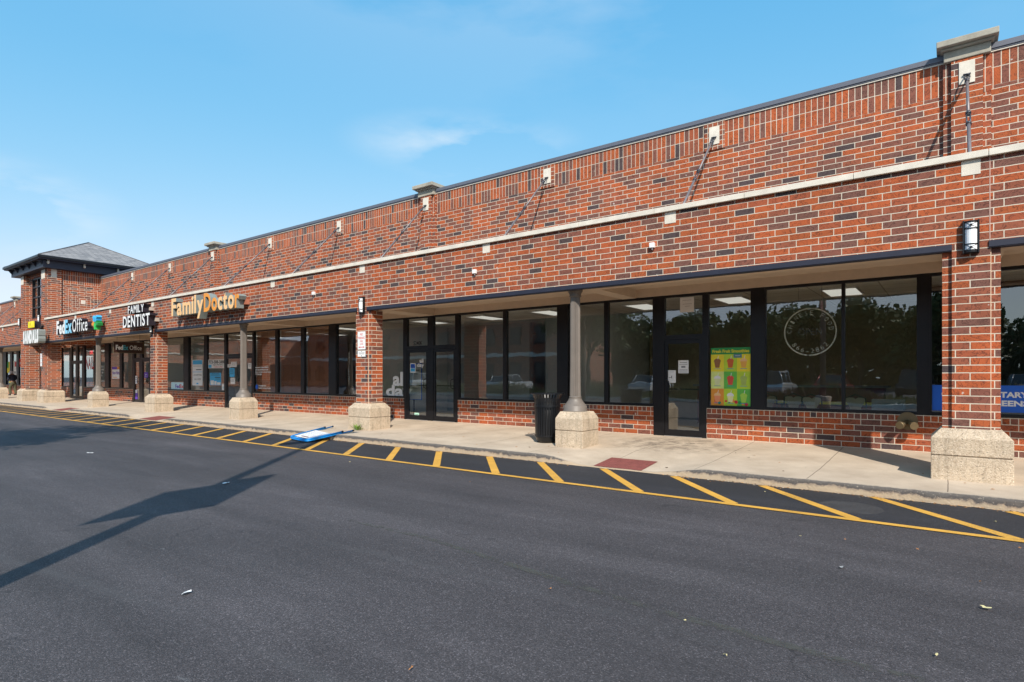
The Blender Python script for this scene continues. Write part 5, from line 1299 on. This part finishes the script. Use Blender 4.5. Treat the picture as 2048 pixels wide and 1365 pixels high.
# planted strip of dry ornamental grass
g = MB(); g.box(-42, 22, -21.4, -19.2, -.13, .02); tag(g.build('planting_kerb', M['stone'], None), kind='structure')
g = MB()
for i in range(9000):
    x = rnd.uniform(-41.5, 21.5); y = rnd.uniform(-21.2, -19.4); hh = rnd.uniform(.5, 1.15) * (0.75 + .35 * math.sin(x * .9)); a = rnd.uniform(0, 6.28); w = .02; l_ = rnd.uniform(.1, .35)
    dx, dy = math.cos(a) * l_, math.sin(a) * l_; b = len(g.v)
    g.v += [(x - w, y, 0), (x + w, y, 0), (x + dx * .5 + w, y + dy * .5, hh * .7), (x + dx, y + dy, hh), (x + dx * .5 - w, y + dy * .5, hh * .7)]; g.face([b, b + 1, b + 2, b + 3, b + 4])
tag(g.build('ornamental_grass', M['straw'], None), 'dry ornamental grasses filling the planted strip', 'grass', kind='stuff')
# cars
def make_car(x, y, paint_, label, suv=0):
    t = empty('parked_car', (x, y, -.13), label, 'car', 'cars parked across the aisle')
    pm = plain('car_paint_' + label.split()[0], paint_, .22, .2, var=.02)
    H = 1.45 + suv * .25; prof = [(-2.2, .35), (-2.25, .62), (-2.15, .80), (-1.3, .92), (1.35, .95), (2.1, .90 + suv * .05), (2.22, .65), (2.18, .35)]
    g = MB(); ys_ = [(-.88, .90), (-.80, 1), (.80, 1), (.88, .90)]
    n = len(prof)
    for (yy, sc) in ys_: g.v += [(x + yy, y + p[0] * (sc * .04 + .96), p[1] if sc == 1 else min(p[1], .86) if p[1] > .5 else p[1]) for p in prof]
    for k in range(3):
        for i in range(n - 1): g.face([k * n + i, k * n + i + 1, (k + 1) * n + i + 1, (k + 1) * n + i], 0, False)
    g.face(list(range(n))); g.face(list(range(3 * n, 4 * n))[::-1]); g.face([0, n, 2 * n, 3 * n]); 
    g.build('body', pm, t, bevel=.05)
    c0, c1 = -1.15, 1.75 + suv * .25; g = MB(); g.frustum((x - .78, x + .78, y + c0, y + c1), .90, (x - .60, x + .60, y + c0 + .75, y + c1 - .55 + suv * .3), H - .04); cb = g.build('cabin_glass', M['carglass'], t, bevel=.04)
    g = MB(); g.box(x - .59, x + .59, y + c0 + .78, y + c1 - .58 + suv * .3, H - .05, H - .005)
    for sx_ in (-1, 1):
        for (ya, yb) in ((c0, c0 + .75), (c1, c1 - .55 + suv * .3), (.35, .35)): g.tube([(x + sx_ * .785, y + ya, .90), (x + sx_ * .605, y + yb, H - .03)], .03, 6)
    g.build('roof', pm, t)
    for wy2 in (-1.35, 1.35):
        for sx_ in (-1, 1):
            g = MB(); g.tube([(x + sx_ * .70, y + wy2, .20), (x + sx_ * .90, y + wy2, .20)], .33, 20, smooth=False); wl_ = g.build('wheel', M['rubber'], t)
            g = MB(); g.tube([(x + sx_ * .89, y + wy2, .20), (x + sx_ * .91, y + wy2, .20)], .21, 16, smooth=False); g.build('rim', M['silver'], wl_)
    for sx_ in (-1, 1):
        g = MB(); g.box(x + sx_ * .62 - .16, x + sx_ * .62 + .16, y - 2.2, y - 2.14, .62, .74); g.build('tail_light', M['red'], t)
        g = MB(); g.box(x + sx_ * .62 - .16, x + sx_ * .62 + .16, y + 2.12, y + 2.2, .62, .74); g.build('headlight', M['silver'], t)
    return t
cars = [(-30.5, (.62, .63, .64), 'silver saloon car parked at the left end of the row', 0), (-17.5, (.65, .66, .68), 'white saloon parked beside the planted strip', 0), (-9, (.50, .51, .52), 'pale grey estate car in the middle of the row', 1),
        (-5.7, (.35, .02, .02), 'red hatchback between two grey cars', 0), (-1.5, (.02, .02, .025), 'black off-roader facing the shops', 1), (3.2, (.30, .31, .33), 'grey saloon right of the black off-roader', 0), (9.5, (.03, .03, .035), 'dark blue-black saloon at the right end', 0)]
for cx_, c_p, lab, sv_ in cars: make_car(cx_, -26.0, c_p, lab, sv_)
make_car(-41, -26, (.6, .62, .62), 'white van-like car at the far left end', 1)
# two-storey brick building opposite
OB = empty('opposite_building', (-52, -42, 0), 'two-storey brick building with grey roof across the car park', 'building')
g = MB(); g.box(-80, -34, -52, -40, -.1, 8.2); g.build('wall', M['brick'], OB)
g = MB(); g.v += [(-81, -39.2, 8.2), (-33, -39.2, 8.2), (-33, -53, 8.2), (-81, -53, 8.2), (-76, -46, 10.8), (-38, -46, 10.8)]
for f in ((0, 1, 5, 4), (1, 2, 5), (2, 3, 4, 5), (3, 0, 4), (3, 2, 1, 0)): g.face(list(f))
g.build('roof', M['shingle'], OB)
g = MB(); g.box(-80.2, -33.8, -39.98, -39.9, 3.6, 4.0); g.build('string_course', M['stone'], OB)
for i in range(12):
    x = -78 + i * 3.7
    for z0_, z1_ in ((.6, 2.9), (4.9, 6.9)):
        g = MB(); g.box(x, x + 1.7, -39.99, -39.93, z0_, z1_); o = g.build('window', M['black'], OB); g = MB(); g.box(x + .1, x + .8, -39.93, -39.92, z0_ + .1, z1_ - .1); g.box(x + .9, x + 1.6, -39.93, -39.92, z0_ + .1, z1_ - .1); g.build('pane', M['carglass'], o)
g = MB()
for i in range(34000):
    x = rnd.uniform(-140, 110); y = -78 + rnd.uniform(-4, 4); top = 7.6 + 1.3 * math.sin(x * .21) + .9 * math.sin(x * .53 + 1); z = top * rnd.random() ** 1.3; s_ = rnd.uniform(.4, .8) if z < top * .75 else rnd.uniform(.2, .4)
    n_ = Vector((rnd.uniform(-1, 1), rnd.uniform(-1, 1), rnd.uniform(-.3, 1))).normalized(); u = n_.orthogonal().normalized() * s_; v = n_.cross(u); p = Vector((x, y, z))
    g.quad(tuple(p - u), tuple(p - v * .6), tuple(p + u), tuple(p + v * .6))
tag(g.build('distant_wood', M['foliage'], None), 'far wood closing the view behind the row of trees', 'wood', kind='stuff')
LW = empty('side_wing', (-84, -30, 0), 'brick wing along the left side of the car park', 'building')
g = MB(); g.box(-92, -80, -66, -6, -.1, 6.6); g.build('wall', M['brick'], LW)
g = MB(); g.box(-92.1, -79.9, -66.1, -5.9, 6.6, 6.8); g.build('roof_edge', M['flash'], LW)
g = MB(); g.box(-79.99, -79.9, -66, -6, 4.2, 4.35); g.build('string_course', M['stone'], LW)
for i in range(14):
    y = -64 + i * 4.2; g = MB(); g.box(-79.99, -79.93, y, y + 3.2, .7, 3.0); o = g.build('window', M['black'], LW); g = MB(); g.box(-79.93, -79.92, y + .1, y + 3.1, .8, 2.9); g.build('pane', M['carglass'], o)
g = MB(); g.quad((-300, -300, -.131), (300, -300, -.131), (300, -66, -.131), (-300, -66, -.131)); tag(g.build('grass_verge', plain('verge_grass', (.05, .08, .025), .9, var=.3), None), kind='structure')
